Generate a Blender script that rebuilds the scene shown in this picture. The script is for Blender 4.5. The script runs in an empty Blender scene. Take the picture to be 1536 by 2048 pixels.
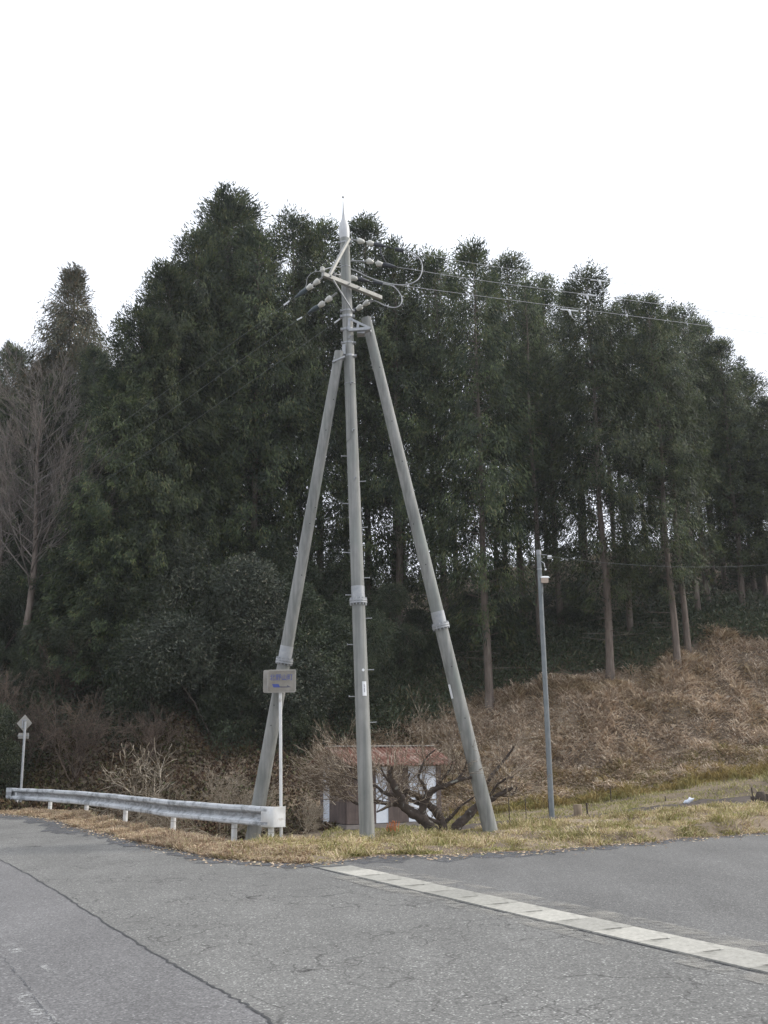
import bpy, bmesh, math, random
import numpy as np
from mathutils import Matrix, Vector

R_ = math.radians
scn = bpy.context.scene
col = scn.collection

# ------------------------------------------------------------------ camera
EYE = 1.6
FPX = 2000.0
PITCH = 13.6
ROLL = -0.57
cam_d = bpy.data.cameras.new('Camera')
cam = bpy.data.objects.new('Camera', cam_d)
col.objects.link(cam)
cam_d.sensor_fit = 'VERTICAL'
cam_d.sensor_height = 36.0
cam_d.lens = FPX / 2048 * 36.0
cam_d.clip_end = 3000
CR = Matrix.Rotation(R_(90 + PITCH), 4, 'X') @ Matrix.Rotation(R_(ROLL), 4, 'Z')
cam.matrix_world = Matrix.Translation((0, 0, EYE)) @ CR
scn.camera = cam

# ------------------------------------------------------------------ light
SUN_EL, SUN_AZ = 36.0, 78.0          # azimuth clockwise from +Y (view direction)
w = bpy.data.worlds.new('World'); scn.world = w; w.use_nodes = True
nt = w.node_tree; nt.nodes.clear()
sky = nt.nodes.new('ShaderNodeTexSky'); sky.sky_type = 'NISHITA'; sky.sun_disc = False
sky.sun_elevation = R_(SUN_EL); sky.sun_rotation = R_(SUN_AZ)
sky.dust_density = 3.0; sky.air_density = 1.0
hs = nt.nodes.new('ShaderNodeHueSaturation'); hs.inputs['Saturation'].default_value = 0.25
mixn = nt.nodes.new('ShaderNodeMix'); mixn.data_type = 'RGBA'
mixn.inputs[0].default_value = 0.72
mixn.inputs[7].default_value = (11.2, 11.8, 13.0, 1)      # thin bright overcast over the sky
bg = nt.nodes.new('ShaderNodeBackground'); bg.inputs[1].default_value = 0.1
wo = nt.nodes.new('ShaderNodeOutputWorld')
nt.links.new(sky.outputs[0], hs.inputs['Color']); nt.links.new(hs.outputs[0], mixn.inputs[6])
nt.links.new(mixn.outputs[2], bg.inputs[0]); nt.links.new(bg.outputs[0], wo.inputs[0])
sd = bpy.data.lights.new('Sun', 'SUN'); sd.energy = 2.0; sd.angle = R_(12); sd.color = (1.0, 0.93, 0.82)
so = bpy.data.objects.new('Sun', sd); col.objects.link(so)
sdir = Vector((math.sin(R_(SUN_AZ)) * math.cos(R_(SUN_EL)), math.cos(R_(SUN_AZ)) * math.cos(R_(SUN_EL)), math.sin(R_(SUN_EL))))
so.rotation_euler = sdir.to_track_quat('Z', 'Y').to_euler()
vs = scn.view_settings
vs.view_transform = 'Standard'; vs.look = 'None'; vs.exposure = 0.55; vs.gamma = 1.0; vs.use_curve_mapping = False
scn.cycles.max_bounces = 5; scn.cycles.diffuse_bounces = 3; scn.cycles.glossy_bounces = 2
scn.cycles.transmission_bounces = 3; scn.cycles.transparent_max_bounces = 4; scn.cycles.volume_bounces = 0

GLARE_HAZE = 0.0004  # density of the added volume that imitates lens glare
# ------------------------------------------------------------------ pixel rays -> places
CR3 = CR.to_3x3()
def ray(px, py):
    return CR3 @ Vector(((px - 768) / FPX, (1024 - py) / FPX, -1.0))
def at(px, py, Y):
    d = ray(px, py); t = Y / d.y
    return Vector((d.x * t, Y, EYE + d.z * t))
def onz(px, py, z):
    d = ray(px, py); t = (z - EYE) / d.z
    return Vector((d.x * t, d.y * t, z))
def sm(a, b, x):
    t = np.clip((np.asarray(x, float) - a) / (b - a), 0, 1)
    return t * t * (3 - 2 * t)

# ------------------------------------------------------------------ value noise
_rs = np.random.RandomState(7)
_tab = _rs.rand(256, 256)
def vnoise(x, y):
    x = np.asarray(x, float); y = np.asarray(y, float)
    xi = np.floor(x).astype(int); yi = np.floor(y).astype(int)
    fx = x - xi; fy = y - yi
    fx = fx * fx * (3 - 2 * fx); fy = fy * fy * (3 - 2 * fy)
    a = _tab[xi % 256, yi % 256]; b = _tab[(xi + 1) % 256, yi % 256]
    c = _tab[xi % 256, (yi + 1) % 256]; d = _tab[(xi + 1) % 256, (yi + 1) % 256]
    return (a * (1 - fx) + b * fx) * (1 - fy) + (c * (1 - fx) + d * fx) * fy - 0.5

# ------------------------------------------------------------------ mesh helpers
def npmesh(name, V, F, mat, smooth=False):
    V = np.asarray(V, dtype=np.float32); F = np.asarray(F, dtype=np.int32)
    me = bpy.data.meshes.new(name)
    me.vertices.add(len(V)); me.vertices.foreach_set('co', V.ravel())
    k = F.shape[1]
    me.loops.add(F.size); me.loops.foreach_set('vertex_index', F.ravel())
    me.polygons.add(len(F)); me.polygons.foreach_set('loop_start', np.arange(0, F.size, k, dtype=np.int32))
    me.polygons.foreach_set('use_smooth', np.full(len(F), smooth))
    me.update(calc_edges=True); me.validate()
    me.materials.append(mat)
    return me
def link(name, me, parent=None):
    o = bpy.data.objects.new(name, me); col.objects.link(o)
    if parent is not None: o.parent = parent
    return o
def tag(o, label=None, cat=None, group=None, kind=None):
    if label: o['label'] = label
    if cat: o['category'] = cat
    if group: o['group'] = group
    if kind: o['kind'] = kind
    return o
def empty(name, loc, label, cat, group=None, rz=0.0):
    o = bpy.data.objects.new(name, None); col.objects.link(o)
    o.location = loc; o.rotation_euler = (0, 0, rz); o.empty_display_size = 0.2
    return tag(o, label, cat, group)
def copy_tree(o, parent=None):
    c = o.copy(); col.objects.link(c)
    if parent is not None: c.parent = parent
    for ch in list(o.children): copy_tree(ch, c)
    return c

class MB:
    def __init__(s, origin=(0, 0, 0)): s.v = []; s.f = []; s.o = Vector(origin); s.sm = []
    def _add(s, vs_, fs, smooth=False):
        n = len(s.v)
        s.v += [tuple(Vector(p) - s.o) for p in vs_]
        for f in fs: s.f.append(tuple(i + n for i in f)); s.sm.append(smooth)
    def box(s, c, size, M=None):
        hx, hy, hz = size[0] / 2, size[1] / 2, size[2] / 2
        P = [Vector((x, y, z)) for z in (-hz, hz) for (x, y) in ((-hx, -hy), (hx, -hy), (hx, hy), (-hx, hy))]
        if M is not None: P = [M @ p for p in P]
        c = Vector(c)
        s._add([p + c for p in P], [(3, 2, 1, 0), (4, 5, 6, 7), (0, 1, 5, 4), (1, 2, 6, 5), (2, 3, 7, 6), (3, 0, 4, 7)])
    def bar(s, a, b, wx, wy, up=(0, 0, 1)):
        a = Vector(a); b = Vector(b); d = (b - a); L = d.length; z = d.normalized()
        x = z.cross(Vector(up)); x = x.normalized() if x.length > 1e-4 else Vector((1, 0, 0))
        y = z.cross(x)
        M = Matrix((x, y, z)).transposed()
        s.box((a + b) / 2, (wx, wy, L), M)
    def tube(s, pts, radii, n=16, caps=True, smooth=True):
        pts = [Vector(p) for p in pts]
        if not hasattr(radii, '__len__'): radii = [radii] * len(pts)
        V = []; t0 = (pts[1] - pts[0]).normalized()
        x = t0.cross(Vector((0, 0, 1)));
        if x.length < 0.05: x = t0.cross(Vector((0, 1, 0)))
        x.normalize()
        for i, p in enumerate(pts):
            if i == 0: t = pts[1] - pts[0]
            elif i == len(pts) - 1: t = pts[i] - pts[i - 1]
            else: t = pts[i + 1] - pts[i - 1]
            if t.length < 1e-9: t = t0.copy()
            t.normalize(); x = (x - t * x.dot(t)).normalized(); y = t.cross(x)
            for k in range(n):
                a = 2 * math.pi * k / n
                V.append(p + (x * math.cos(a) + y * math.sin(a)) * radii[i])
        F = []
        for i in range(len(pts) - 1):
            for k in range(n):
                k2 = (k + 1) % n
                F.append((i * n + k, i * n + k2, (i + 1) * n + k2, (i + 1) * n + k))
        s._add(V, F, smooth)
        if caps:
            m = len(pts) - 1
            s._add(V[:n], [tuple(range(n))[::-1]]); s._add(V[m * n:], [tuple(range(n))])
    def sphere(s, c, r, n=12, sz=1.0):
        pts = []; rad = []
        for i in range(n // 2 + 1):
            a = math.pi * i / (n // 2); pts.append(Vector(c) + Vector((0, 0, -math.cos(a) * r * sz))); rad.append(max(1e-4, math.sin(a) * r))
        s.tube(pts, rad, n, caps=False)
    def build(s, name, mat, parent=None, bevel=0.0):
        me = bpy.data.meshes.new(name); me.from_pydata(s.v, [], s.f); me.update()
        me.polygons.foreach_set('use_smooth', s.sm)
        me.materials.append(mat)
        if bevel:
            bm = bmesh.new(); bm.from_mesh(me)
            bmesh.ops.remove_doubles(bm, verts=bm.verts, dist=1e-5)
            bmesh.ops.bevel(bm, geom=list(bm.edges), offset=bevel, segments=2, affect='EDGES', profile=0.6)
            bm.to_mesh(me); bm.free()
        return link(name, me, parent)

def seg_tubes(segs, n=4):
    """segs: array (m,8): p0 p1 r0 r1 -> V,F"""
    S = np.asarray(segs, float)
    p0 = S[:, 0:3]; p1 = S[:, 3:6]; r0 = S[:, 6]; r1 = S[:, 7]
    d = p1 - p0; L = np.linalg.norm(d, axis=1, keepdims=True) + 1e-9; d = d / L
    ref = np.where(np.abs(d[:, 2:3]) > 0.9, np.array([[1., 0, 0]]), np.array([[0, 0, 1.]]))
    x = np.cross(d, ref); x /= np.linalg.norm(x, axis=1, keepdims=True) + 1e-9
    y = np.cross(d, x)
    rings = []
    for p, r in ((p0, r0), (p1 + d * r1[:, None] * 0.3, r1)):
        for k in range(n):
            a = 2 * math.pi * k / n
            rings.append(p + (x * math.cos(a) + y * math.sin(a)) * r[:, None])
    V = np.stack(rings, 1).reshape(-1, 3)
    base = (np.arange(len(S)) * 2 * n)[:, None]
    F = []
    for k in range(n):
        k2 = (k + 1) % n
        F.append(base + np.array([[k, k2, n + k2, n + k]]))
    return V, np.concatenate(F, 0)

def leaf_quads(P, D, L, W, rs, flat=None):
    """diamond leaves: at points P, along D, length L, width W"""
    n = len(P); D = D / (np.linalg.norm(D, axis=1, keepdims=True) + 1e-9)
    r = rs.normal(size=(n, 3)) if flat is None else flat + rs.normal(size=(n, 3)) * 0.35
    S = np.cross(D, r); S /= np.linalg.norm(S, axis=1, keepdims=True) + 1e-9
    L = np.asarray(L).reshape(-1, 1); W = np.asarray(W).reshape(-1, 1)
    a = P; b = P + D * L * 0.45 + S * W / 2; c = P + D * L; d = P + D * L * 0.45 - S * W / 2
    V = np.stack([a, b, c, d], 1).reshape(-1, 3)
    F = np.arange(n * 4).reshape(n, 4)
    return V, F
def join(parts):
    V = []; F = []; k = 0
    for v, f in parts:
        V.append(v); F.append(f + k); k += len(v)
    return np.concatenate(V), np.concatenate(F)

# ------------------------------------------------------------------ materials
def new_mat(name):
    m = bpy.data.materials.new(name); m.use_nodes = True
    return m, m.node_tree, m.node_tree.nodes['Principled BSDF']
def N(nt_, typ, **kw):
    n = nt_.nodes.new(typ)
    for k, v in kw.items():
        if k in n.inputs.keys(): n.inputs[k].default_value = v
        else: setattr(n, k, v)
    return n
def ramp(nt_, fac, stops):
    r = nt_.nodes.new('ShaderNodeValToRGB')
    el = r.color_ramp.elements
    while len(el) < len(stops): el.new(0.5)
    for e, (p, c) in zip(el, stops):
        e.position = p; e.color = (c[0], c[1], c[2], 1) if hasattr(c, '__len__') else (c, c, c, 1)
    nt_.links.new(fac, r.inputs[0]); return r.outputs[0]
def mul(nt_, a, b, fac=1.0, mode='MULTIPLY'):
    m = nt_.nodes.new('ShaderNodeMix'); m.data_type = 'RGBA'; m.blend_type = mode
    if hasattr(fac, 'is_output') or not isinstance(fac, (int, float)): nt_.links.new(fac, m.inputs[0])
    else: m.inputs[0].default_value = fac
    for s_, i in ((a, 6), (b, 7)):
        if isinstance(s_, tuple): m.inputs[i].default_value = (*s_[:3], 1)
        else: nt_.links.new(s_, m.inputs[i])
    return m.outputs[2]
def objco(nt_, scale=(1, 1, 1)):
    tc = nt_.nodes.new('ShaderNodeTexCoord'); mp = nt_.nodes.new('ShaderNodeMapping')
    mp.inputs['Scale'].default_value = scale
    nt_.links.new(tc.outputs['Object'], mp.inputs[0]); return mp.outputs[0]
def noise(nt_, co, scale, detail=4, rough=0.55):
    n = N(nt_, 'ShaderNodeTexNoise', Scale=scale, Detail=detail, Roughness=rough)
    nt_.links.new(co, n.inputs['Vector']); return n.outputs[0]
def bump(nt_, b, h, strength=0.3, dist=0.01):
    n = N(nt_, 'ShaderNodeBump', Strength=strength, Distance=dist)
    nt_.links.new(h, n.inputs['Height']); nt_.links.new(n.outputs[0], b.inputs['Normal'])

def mat_mottled(name, c1, c2, scale=6, rough=0.8, metal=0.0, streak=None, stain=None, bmp=0.2, stretch=(1, 1, 1)):
    m, t, b = new_mat(name)
    co = objco(t, stretch)
    f = noise(t, co, scale, 6, 0.65)
    c = ramp(t, f, [(0.3, c1), (0.7, c2)])
    if streak:
        f2 = noise(t, objco(t, streak[0]), streak[1], 4)
        c = mul(t, c, ramp(t, f2, [(streak[3], streak[2]), (streak[4], (1, 1, 1))]))
    if stain:
        f3 = noise(t, co, stain[1], 5)
        c = mul(t, c, stain[0], ramp(t, f3, [(stain[2], 0), (stain[3], 1)]), 'MIX')
    t.links.new(c, b.inputs['Base Color']); b.inputs['Roughness'].default_value = rough
    b.inputs['Metallic'].default_value = metal
    if bmp: bump(t, b, noise(t, co, scale * 8, 5), bmp, 0.004)
    return m
def mat_leaf(name, stops, rough=0.55, trans=0.25, objvar=0.25, spec=0.3, patch=None):
    m, t, b = new_mat(name)
    g = t.nodes.new('ShaderNodeNewGeometry')
    c = ramp(t, g.outputs['Random Per Island'], stops)
    oi = t.nodes.new('ShaderNodeObjectInfo')
    v = ramp(t, oi.outputs['Random'], [(0, (1 - objvar, 1 - objvar, 1 - objvar * 1.1)), (1, (1 + objvar * .0, 1.0, 1.0))])
    c = mul(t, c, v)
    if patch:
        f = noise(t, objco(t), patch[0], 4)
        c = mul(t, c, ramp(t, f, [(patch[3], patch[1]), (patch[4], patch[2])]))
    t.links.new(c, b.inputs['Base Color']); b.inputs['Roughness'].default_value = rough
    b.inputs['Specular IOR Level'].default_value = spec
    if trans:
        tr = t.nodes.new('ShaderNodeBsdfTranslucent'); mx = N(t, 'ShaderNodeMixShader', Fac=trans)
        mx.inputs[0].default_value = trans
        t.links.new(c, tr.inputs[0]); out = t.nodes['Material Output']
        t.links.new(b.outputs[0], mx.inputs[1]); t.links.new(tr.outputs[0], mx.inputs[2]); t.links.new(mx.outputs[0], out.inputs[0])
    return m

M = {}
M['concrete'] = mat_mottled('pole_concrete', (0.185, 0.19, 0.182), (0.29, 0.288, 0.272), 3.0, 0.75, stretch=(1, 1, .5),
                            streak=((7, 7, .3), 2.0, (0.68, 0.70, 0.69), 0.36, 0.6), stain=((0.20, 0.22, 0.20), 1.3, 0.55, 0.72))
M['galv'] = mat_mottled('galvanised_steel', (0.25, 0.265, 0.28), (0.38, 0.385, 0.39), 8, 0.5, 0.35)
M['spike'] = mat_mottled('cap_metal', (0.40, 0.41, 0.42), (0.5, 0.5, 0.5), 6, 0.5, 0.2)
M['dull_steel'] = mat_mottled('dull_steel', (0.22, 0.23, 0.24), (0.32, 0.33, 0.33), 8, 0.6, 0.3)
M['arm'] = mat_mottled('crossarm_steel', (0.22, 0.22, 0.20), (0.35, 0.345, 0.32), 7, 0.55, 0.1)
M['porcelain'] = mat_mottled('porcelain', (0.42, 0.42, 0.38), (0.56, 0.55, 0.51), 10, 0.3, bmp=0)
M['black'] = mat_mottled('black_cover', (0.02, 0.024, 0.03), (0.045, 0.05, 0.06), 10, 0.5)
M['blue_cover'] = mat_mottled('blue_grey_cover', (0.035, 0.05, 0.058), (0.06, 0.08, 0.09), 10, 0.5)
M['wire'] = mat_mottled('wire_grey', (0.10, 0.11, 0.11), (0.16, 0.17, 0.17), 10, 0.6, bmp=0)
M['wire_light'] = mat_mottled('wire_light', (0.3, 0.31, 0.32), (0.38, 0.38, 0.38), 10, 0.5, bmp=0)
M['plate'] = mat_mottled('white_plate', (0.62, 0.64, 0.66), (0.74, 0.75, 0.76), 10, 0.5, bmp=0)
M['mark'] = mat_mottled('plate_mark', (0.2, 0.22, 0.25), (0.3, 0.3, 0.33), 10, 0.6, bmp=0)
M['white_paint'] = mat_mottled('white_paint', (0.52, 0.53, 0.53), (0.68, 0.68, 0.67), 5, 0.5,
                               stain=((0.34, 0.31, 0.27), 6, 0.58, 0.75))
M['band_dark'] = mat_mottled('post_band', (0.15, 0.13, 0.11), (0.25, 0.22, 0.2), 9, 0.7)
M['dark_hole'] = mat_mottled('hole_dark', (0.03, 0.03, 0.03), (0.05, 0.05, 0.05), 9, 0.9, bmp=0)
M['sign_face'] = mat_mottled('sign_face_dirty', (0.13, 0.115, 0.093), (0.27, 0.25, 0.215), 3, 0.6,
                             stain=((0.20, 0.16, 0.115), 3.5, 0.5, 0.8))
M['sign_rim'] = mat_mottled('sign_rim', (0.22, 0.205, 0.18), (0.34, 0.325, 0.29), 5, 0.6)
M['blue'] = mat_mottled('faded_blue', (0.03, 0.05, 0.22), (0.06, 0.08, 0.26), 9, 0.6, bmp=0)
M['faded'] = mat_mottled('faded_arrow', (0.07, 0.07, 0.10), (0.11, 0.105, 0.12), 9, 0.7, bmp=0)
M['light_casing'] = mat_mottled('lamp_casing', (0.45, 0.36, 0.3), (0.55, 0.45, 0.38), 9, 0.6)
M['bark'] = mat_mottled('conifer_bark', (0.07, 0.054, 0.043), (0.19, 0.155, 0.13), 9, 0.9, stretch=(1, 1, .16), bmp=0.6,
                        stain=((0.24, 0.22, 0.19), 1.6, 0.55, 0.7))
M['bark_dark'] = mat_mottled('bark_dark', (0.03, 0.022, 0.018), (0.085, 0.065, 0.052), 12, 0.9, bmp=0.8,
                             stain=((0.26, 0.26, 0.23), 9, 0.62, 0.70))
M['bark_red'] = mat_mottled('bark_red', (0.075, 0.055, 0.045), (0.14, 0.10, 0.082), 6, 0.9, stretch=(1, 1, .3))
M['twig_plum'] = mat_leaf('twig_plum', [(0, (0.08, 0.055, 0.038)), (.5, (0.18, 0.135, 0.095)), (.8, (0.33, 0.27, 0.20)), (1, (0.55, 0.49, 0.40))], 0.7, 0, 0)
M['twig_pale'] = mat_leaf('twig_pale', [(0, (0.11, 0.088, 0.062)), (.6, (0.22, 0.185, 0.135)), (1, (0.40, 0.35, 0.28))], 0.7, 0, 0)
M['twig_grey'] = mat_leaf('twig_grey', [(0, (0.085, 0.072, 0.062)), (1, (0.20, 0.175, 0.155))], 0.7, 0, 0)
M['twig_brown'] = mat_leaf('twig_brown', [(0, (0.06, 0.044, 0.034)), (1, (0.17, 0.125, 0.095))], 0.7, 0, 0)
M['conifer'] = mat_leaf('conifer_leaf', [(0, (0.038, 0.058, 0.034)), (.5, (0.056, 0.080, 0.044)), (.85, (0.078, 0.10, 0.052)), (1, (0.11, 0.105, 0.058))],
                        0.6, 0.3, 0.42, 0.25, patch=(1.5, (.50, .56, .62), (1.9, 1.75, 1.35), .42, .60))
M['cedar'] = mat_leaf('cedar_leaf', [(0, (0.040, 0.045, 0.022)), (.7, (0.064, 0.066, 0.034)), (1, (0.14, 0.09, 0.045))], 0.6, 0.2, 0.1)
M['broad'] = mat_leaf('broad_leaf', [(0, (0.04, 0.058, 0.034)), (.6, (0.062, 0.084, 0.046)), (.93, (0.095, 0.11, 0.065)), (1, (0.17, 0.155, 0.10))], 0.5, 0.15, 0.4, 0.35, patch=(1.1, (.5, .54, .54), (1.35, 1.3, 1.2), .38, .62))
M['broad_grey'] = mat_leaf('grey_leaf', [(0, (0.04, 0.055, 0.040)), (.6, (0.068, 0.084, 0.058)), (.93, (0.11, 0.12, 0.09)), (1, (0.20, 0.18, 0.13))], 0.5, 0.1, 0.2, 0.35, patch=(1.2, (.55, .58, .58), (1.3, 1.25, 1.2), .38, .62))
M['sasa'] = mat_leaf('sasa_leaf', [(0, (0.035, 0.05, 0.025)), (.6, (0.06, 0.085, 0.04)), (.85, (0.10, 0.11, 0.055)), (1, (0.24, 0.2, 0.12))], 0.45, 0.2, 0.0, 0.4)
M['litter'] = mat_leaf('leaf_litter', [(0, (0.035, 0.024, 0.017)), (.4, (0.075, 0.05, 0.033)), (.75, (0.13, 0.088, 0.056)), (.9, (0.08, 0.10, 0.045)), (1, (0.22, 0.18, 0.12))], 0.8, 0, 0, 0.1,
                        patch=(0.5, (.7, .8, .6), (1.1, 1.0, 1.0), .38, .6))
M['dry'] = mat_leaf('dry_grass', [(0, (0.30, 0.22, 0.155)), (.35, (0.50, 0.40, 0.30)), (.7, (0.68, 0.58, 0.46)), (1, (0.85, 0.78, 0.66))], 0.8, 0.15, 0, 0.1,
                     patch=(0.8, (.74, .68, .56), (1.05, 1.02, 1.0), .38, .52))
M['verge'] = mat_leaf('verge_grass', [(0, (0.28, 0.205, 0.13)), (.3, (0.50, 0.405, 0.265)), (.65, (0.72, 0.63, 0.46)), (.85, (0.46, 0.43, 0.18)), (1, (0.24, 0.26, 0.09))], 0.8, 0.2, 0, 0.1,
                       patch=(1.6, (.55, .56, .38), (1.08, 1.04, 1.02), .40, .56))
M['straw'] = mat_leaf('straw_grass', [(0, (0.20, 0.135, 0.09)), (.4, (0.44, 0.32, 0.215)), (.85, (0.68, 0.56, 0.41)), (1, (0.38, 0.36, 0.18))], 0.8, 0.2, 0, 0.1)
M['green'] = mat_leaf('green_grass', [(0, (0.17, 0.18, 0.06)), (.5, (0.29, 0.275, 0.11)), (1, (0.50, 0.43, 0.24))], 0.8, 0.2, 0, 0.1)
M['olive'] = mat_leaf('olive_grass', [(0, (0.17, 0.13, 0.045)), (.5, (0.30, 0.235, 0.09)), (1, (0.40, 0.33, 0.17))], 0.8, 0.2, 0, 0.1,
                      patch=(0.7, (.75, .85, .7), (1.05, 1.0, .98), .38, .58))
M['orange_weed'] = mat_leaf('orange_weed', [(0, (0.35, 0.12, 0.05)), (1, (0.55, 0.24, 0.11))], 0.8, 0.1, 0, 0.1)

def mat_asphalt(name, base, tint, crack=1.0, agg=1.0, seed=0.0):
    m, t, b = new_mat(name)
    co = objco(t)
    big = noise(t, co, 0.22, 5)
    c = ramp(t, big, [(0.3, tuple(base * x * 0.88 for x in tint)), (0.7, tuple(base * x * 1.10 for x in tint))])
    fine = noise(t, co, 30, 3, 0.7)
    c = mul(t, c, ramp(t, fine, [(0.3, 0.82), (0.7, 1.18)]))
    tr = noise(t, objco(t, (.9, .25, 1)), 1.3, 5, .6)
    c = mul(t, c, ramp(t, tr, [(0.35, 0.88), (0.65, 1.10)]))
    v = N(t, 'ShaderNodeTexVoronoi', Scale=75.0); t.links.new(co, v.inputs['Vector'])
    sp = ramp(t, v.outputs['Color'], [(0.0, 0.40), (0.45, 0.85), (0.78, 1.18), (0.92, 1.15 + 1.6 * agg)])
    c = mul(t, c, sp, 0.8)
    v2 = N(t, 'ShaderNodeTexVoronoi', Scale=34.0); t.links.new(co, v2.inputs['Vector'])
    sp2 = ramp(t, v2.outputs['Color'], [(0.0, 0.8), (0.3, 1.0), (0.92, 1.0), (0.96, 1.5)])
    c = mul(t, c, sp2, 0.8 * agg)
    if crack:
        wob = N(t, 'ShaderNodeTexNoise', Scale=2.6, Detail=5.0); t.links.new(co, wob.inputs['Vector'])
        av = N(t, 'ShaderNodeVectorMath', operation='MULTIPLY_ADD'); t.links.new(wob.outputs['Color'], av.inputs[0])
        av.inputs[1].default_value = (0.55, 0.55, 0.0); t.links.new(co, av.inputs[2])
        v3 = N(t, 'ShaderNodeTexVoronoi', Scale=1.25, feature='DISTANCE_TO_EDGE'); t.links.new(av.outputs[0], v3.inputs['Vector'])
        line = ramp(t, v3.outputs['Distance'], [(0.0, 1), (0.006, .9), (0.014, 0)])
        mk = ramp(t, noise(t, co, 0.55, 3), [(0.46, 0), (0.56, 1)])
        v4 = N(t, 'ShaderNodeTexVoronoi', Scale=3.4, feature='DISTANCE_TO_EDGE'); t.links.new(av.outputs[0], v4.inputs['Vector'])
        line2 = ramp(t, v4.outputs['Distance'], [(0.0, 1), (0.014, .8), (0.034, 0)])
        mk2 = ramp(t, noise(t, co, 0.8, 4), [(0.49, 0), (0.58, 1)])
        a = mul(t, line, mk); bb = mul(t, line2, mk2)
        cr = mul(t, a, bb, 1.0, 'ADD')
        c = mul(t, c, (0.025, 0.023, 0.022), mul(t, cr, (0.62 * crack,) * 3), 'MIX')
    t.links.new(c, b.inputs['Base Color']); b.inputs['Roughness'].default_value = 0.85
    b.inputs['Specular IOR Level'].default_value = 0.35
    bump(t, b, sp, 0.5, 0.004)
    return m
M['asphalt'] = mat_asphalt('asphalt_worn', 0.160, (1.02, 1.01, 0.96), 1.0, 1.0)
M['asphalt2'] = mat_asphalt('asphalt_lane', 0.155, (1.01, .99, .99), 0.25, 0.6)
M['asphalt3'] = mat_asphalt('asphalt_side', 0.137, (1.02, 1.01, .98), 0.0, 0.8)
M['tar'] = mat_mottled('tar', (0.03, 0.03, 0.032), (0.06, 0.06, 0.062), 20, 0.8)
M['edge_dark'] = mat_asphalt('asphalt_edge', 0.105, (1.0, 1.02, 1.1), 0.0, 0.5)
_t = M['edge_dark'].node_tree
_t.links.new(ramp(_t, noise(_t, objco(_t), 2.2, 8, .75), [(.40, 0), (.54, .9)]), _t.nodes['Principled BSDF'].inputs['Alpha'])
M['slab'] = mat_mottled('concrete_slab', (0.33, 0.325, 0.295), (0.50, 0.485, 0.45), 14, 0.85, stain=((0.24, 0.235, 0.21), 3.0, 0.5, 0.75), bmp=0.5)
_t = M['slab'].node_tree; _b = _t.nodes['Principled BSDF']; _l = _b.inputs['Base Color'].links[0].from_socket
_oi = _t.nodes.new('ShaderNodeObjectInfo')
_c = mul(_t, _l, ramp(_t, _oi.outputs['Random'], [(0, (.60, .60, .585)), (1, (1.02, 1.01, .98))]))
_v = N(_t, 'ShaderNodeTexVoronoi', Scale=45.0); _t.links.new(objco(_t), _v.inputs['Vector'])
_c = mul(_t, _c, ramp(_t, _v.outputs['Color'], [(.0, .72), (.3, 1.0), (1, 1.05)]))
_t.links.new(_c, _b.inputs['Base Color'])
M['soil'] = mat_mottled('soil', (0.035, 0.025, 0.018), (0.085, 0.062, 0.042), 2.0, 0.95, bmp=0.5)
M['tilled'] = mat_mottled('tilled_soil', (0.045, 0.035, 0.03), (0.10, 0.08, 0.068), 3.0, 0.95, bmp=0.5)
M['wood_old'] = mat_mottled('old_wood', (0.12, 0.09, 0.06), (0.26, 0.2, 0.14), 8, 0.9, stretch=(1, 1, .2), bmp=0.5)
M['wall_brown'] = mat_mottled('brown_board', (0.08, 0.06, 0.054), (0.14, 0.105, 0.095), 3, 0.8, streak=((12, 12, .5), 2, (.7, .7, .7), .35, .6))
M['wall_white'] = mat_mottled('white_board', (0.55, 0.6, 0.68), (0.68, 0.72, 0.78), 3, 0.7)
M['wall_grey'] = mat_mottled('grey_block', (0.15, 0.13, 0.12), (0.22, 0.2, 0.19), 3, 0.85)
M['worn_white'] = None

def mat_roof():
    m, t, b = new_mat('rusty_corrugated_roof')
    co = objco(t)
    c = ramp(t, noise(t, co, 2.2, 6, .7), [(.35, (0.12, 0.048, 0.03)), (.5, (0.21, 0.10, 0.07)), (.64, (0.34, 0.26, 0.215))])
    t.links.new(c, b.inputs['Base Color']); b.inputs['Roughness'].default_value = 0.7
    return m
M['roof'] = mat_roof()
def mat_worn_paint():
    m, t, b = new_mat('worn_white_marking')
    co = objco(t)
    b.inputs['Base Color'].default_value = (.42, .42, .41, 1); b.inputs['Roughness'].default_value = 0.8
    t.links.new(ramp(t, noise(t, co, 9, 9, .85), [(.5, 0), (.6, .85)]), b.inputs['Alpha'])
    return m
M['worn_white'] = mat_worn_paint()
def mat_rail():
    m, t, b = new_mat('guardrail_weathered')
    co = objco(t)
    c = ramp(t, noise(t, co, 3.5, 6, .7), [(.3, (0.38, 0.40, 0.42)), (.7, (0.56, 0.58, 0.60))])
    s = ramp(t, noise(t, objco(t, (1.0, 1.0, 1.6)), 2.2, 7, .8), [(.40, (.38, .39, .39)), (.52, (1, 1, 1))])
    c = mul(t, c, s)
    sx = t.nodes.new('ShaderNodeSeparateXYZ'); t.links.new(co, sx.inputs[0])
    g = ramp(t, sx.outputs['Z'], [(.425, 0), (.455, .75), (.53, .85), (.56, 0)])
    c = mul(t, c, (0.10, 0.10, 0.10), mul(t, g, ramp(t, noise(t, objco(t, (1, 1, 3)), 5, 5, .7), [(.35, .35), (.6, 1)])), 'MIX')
    t.links.new(c, b.inputs['Base Color']); b.inputs['Roughness'].default_value = 0.55
    return m
M['rail'] = mat_rail()

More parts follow.
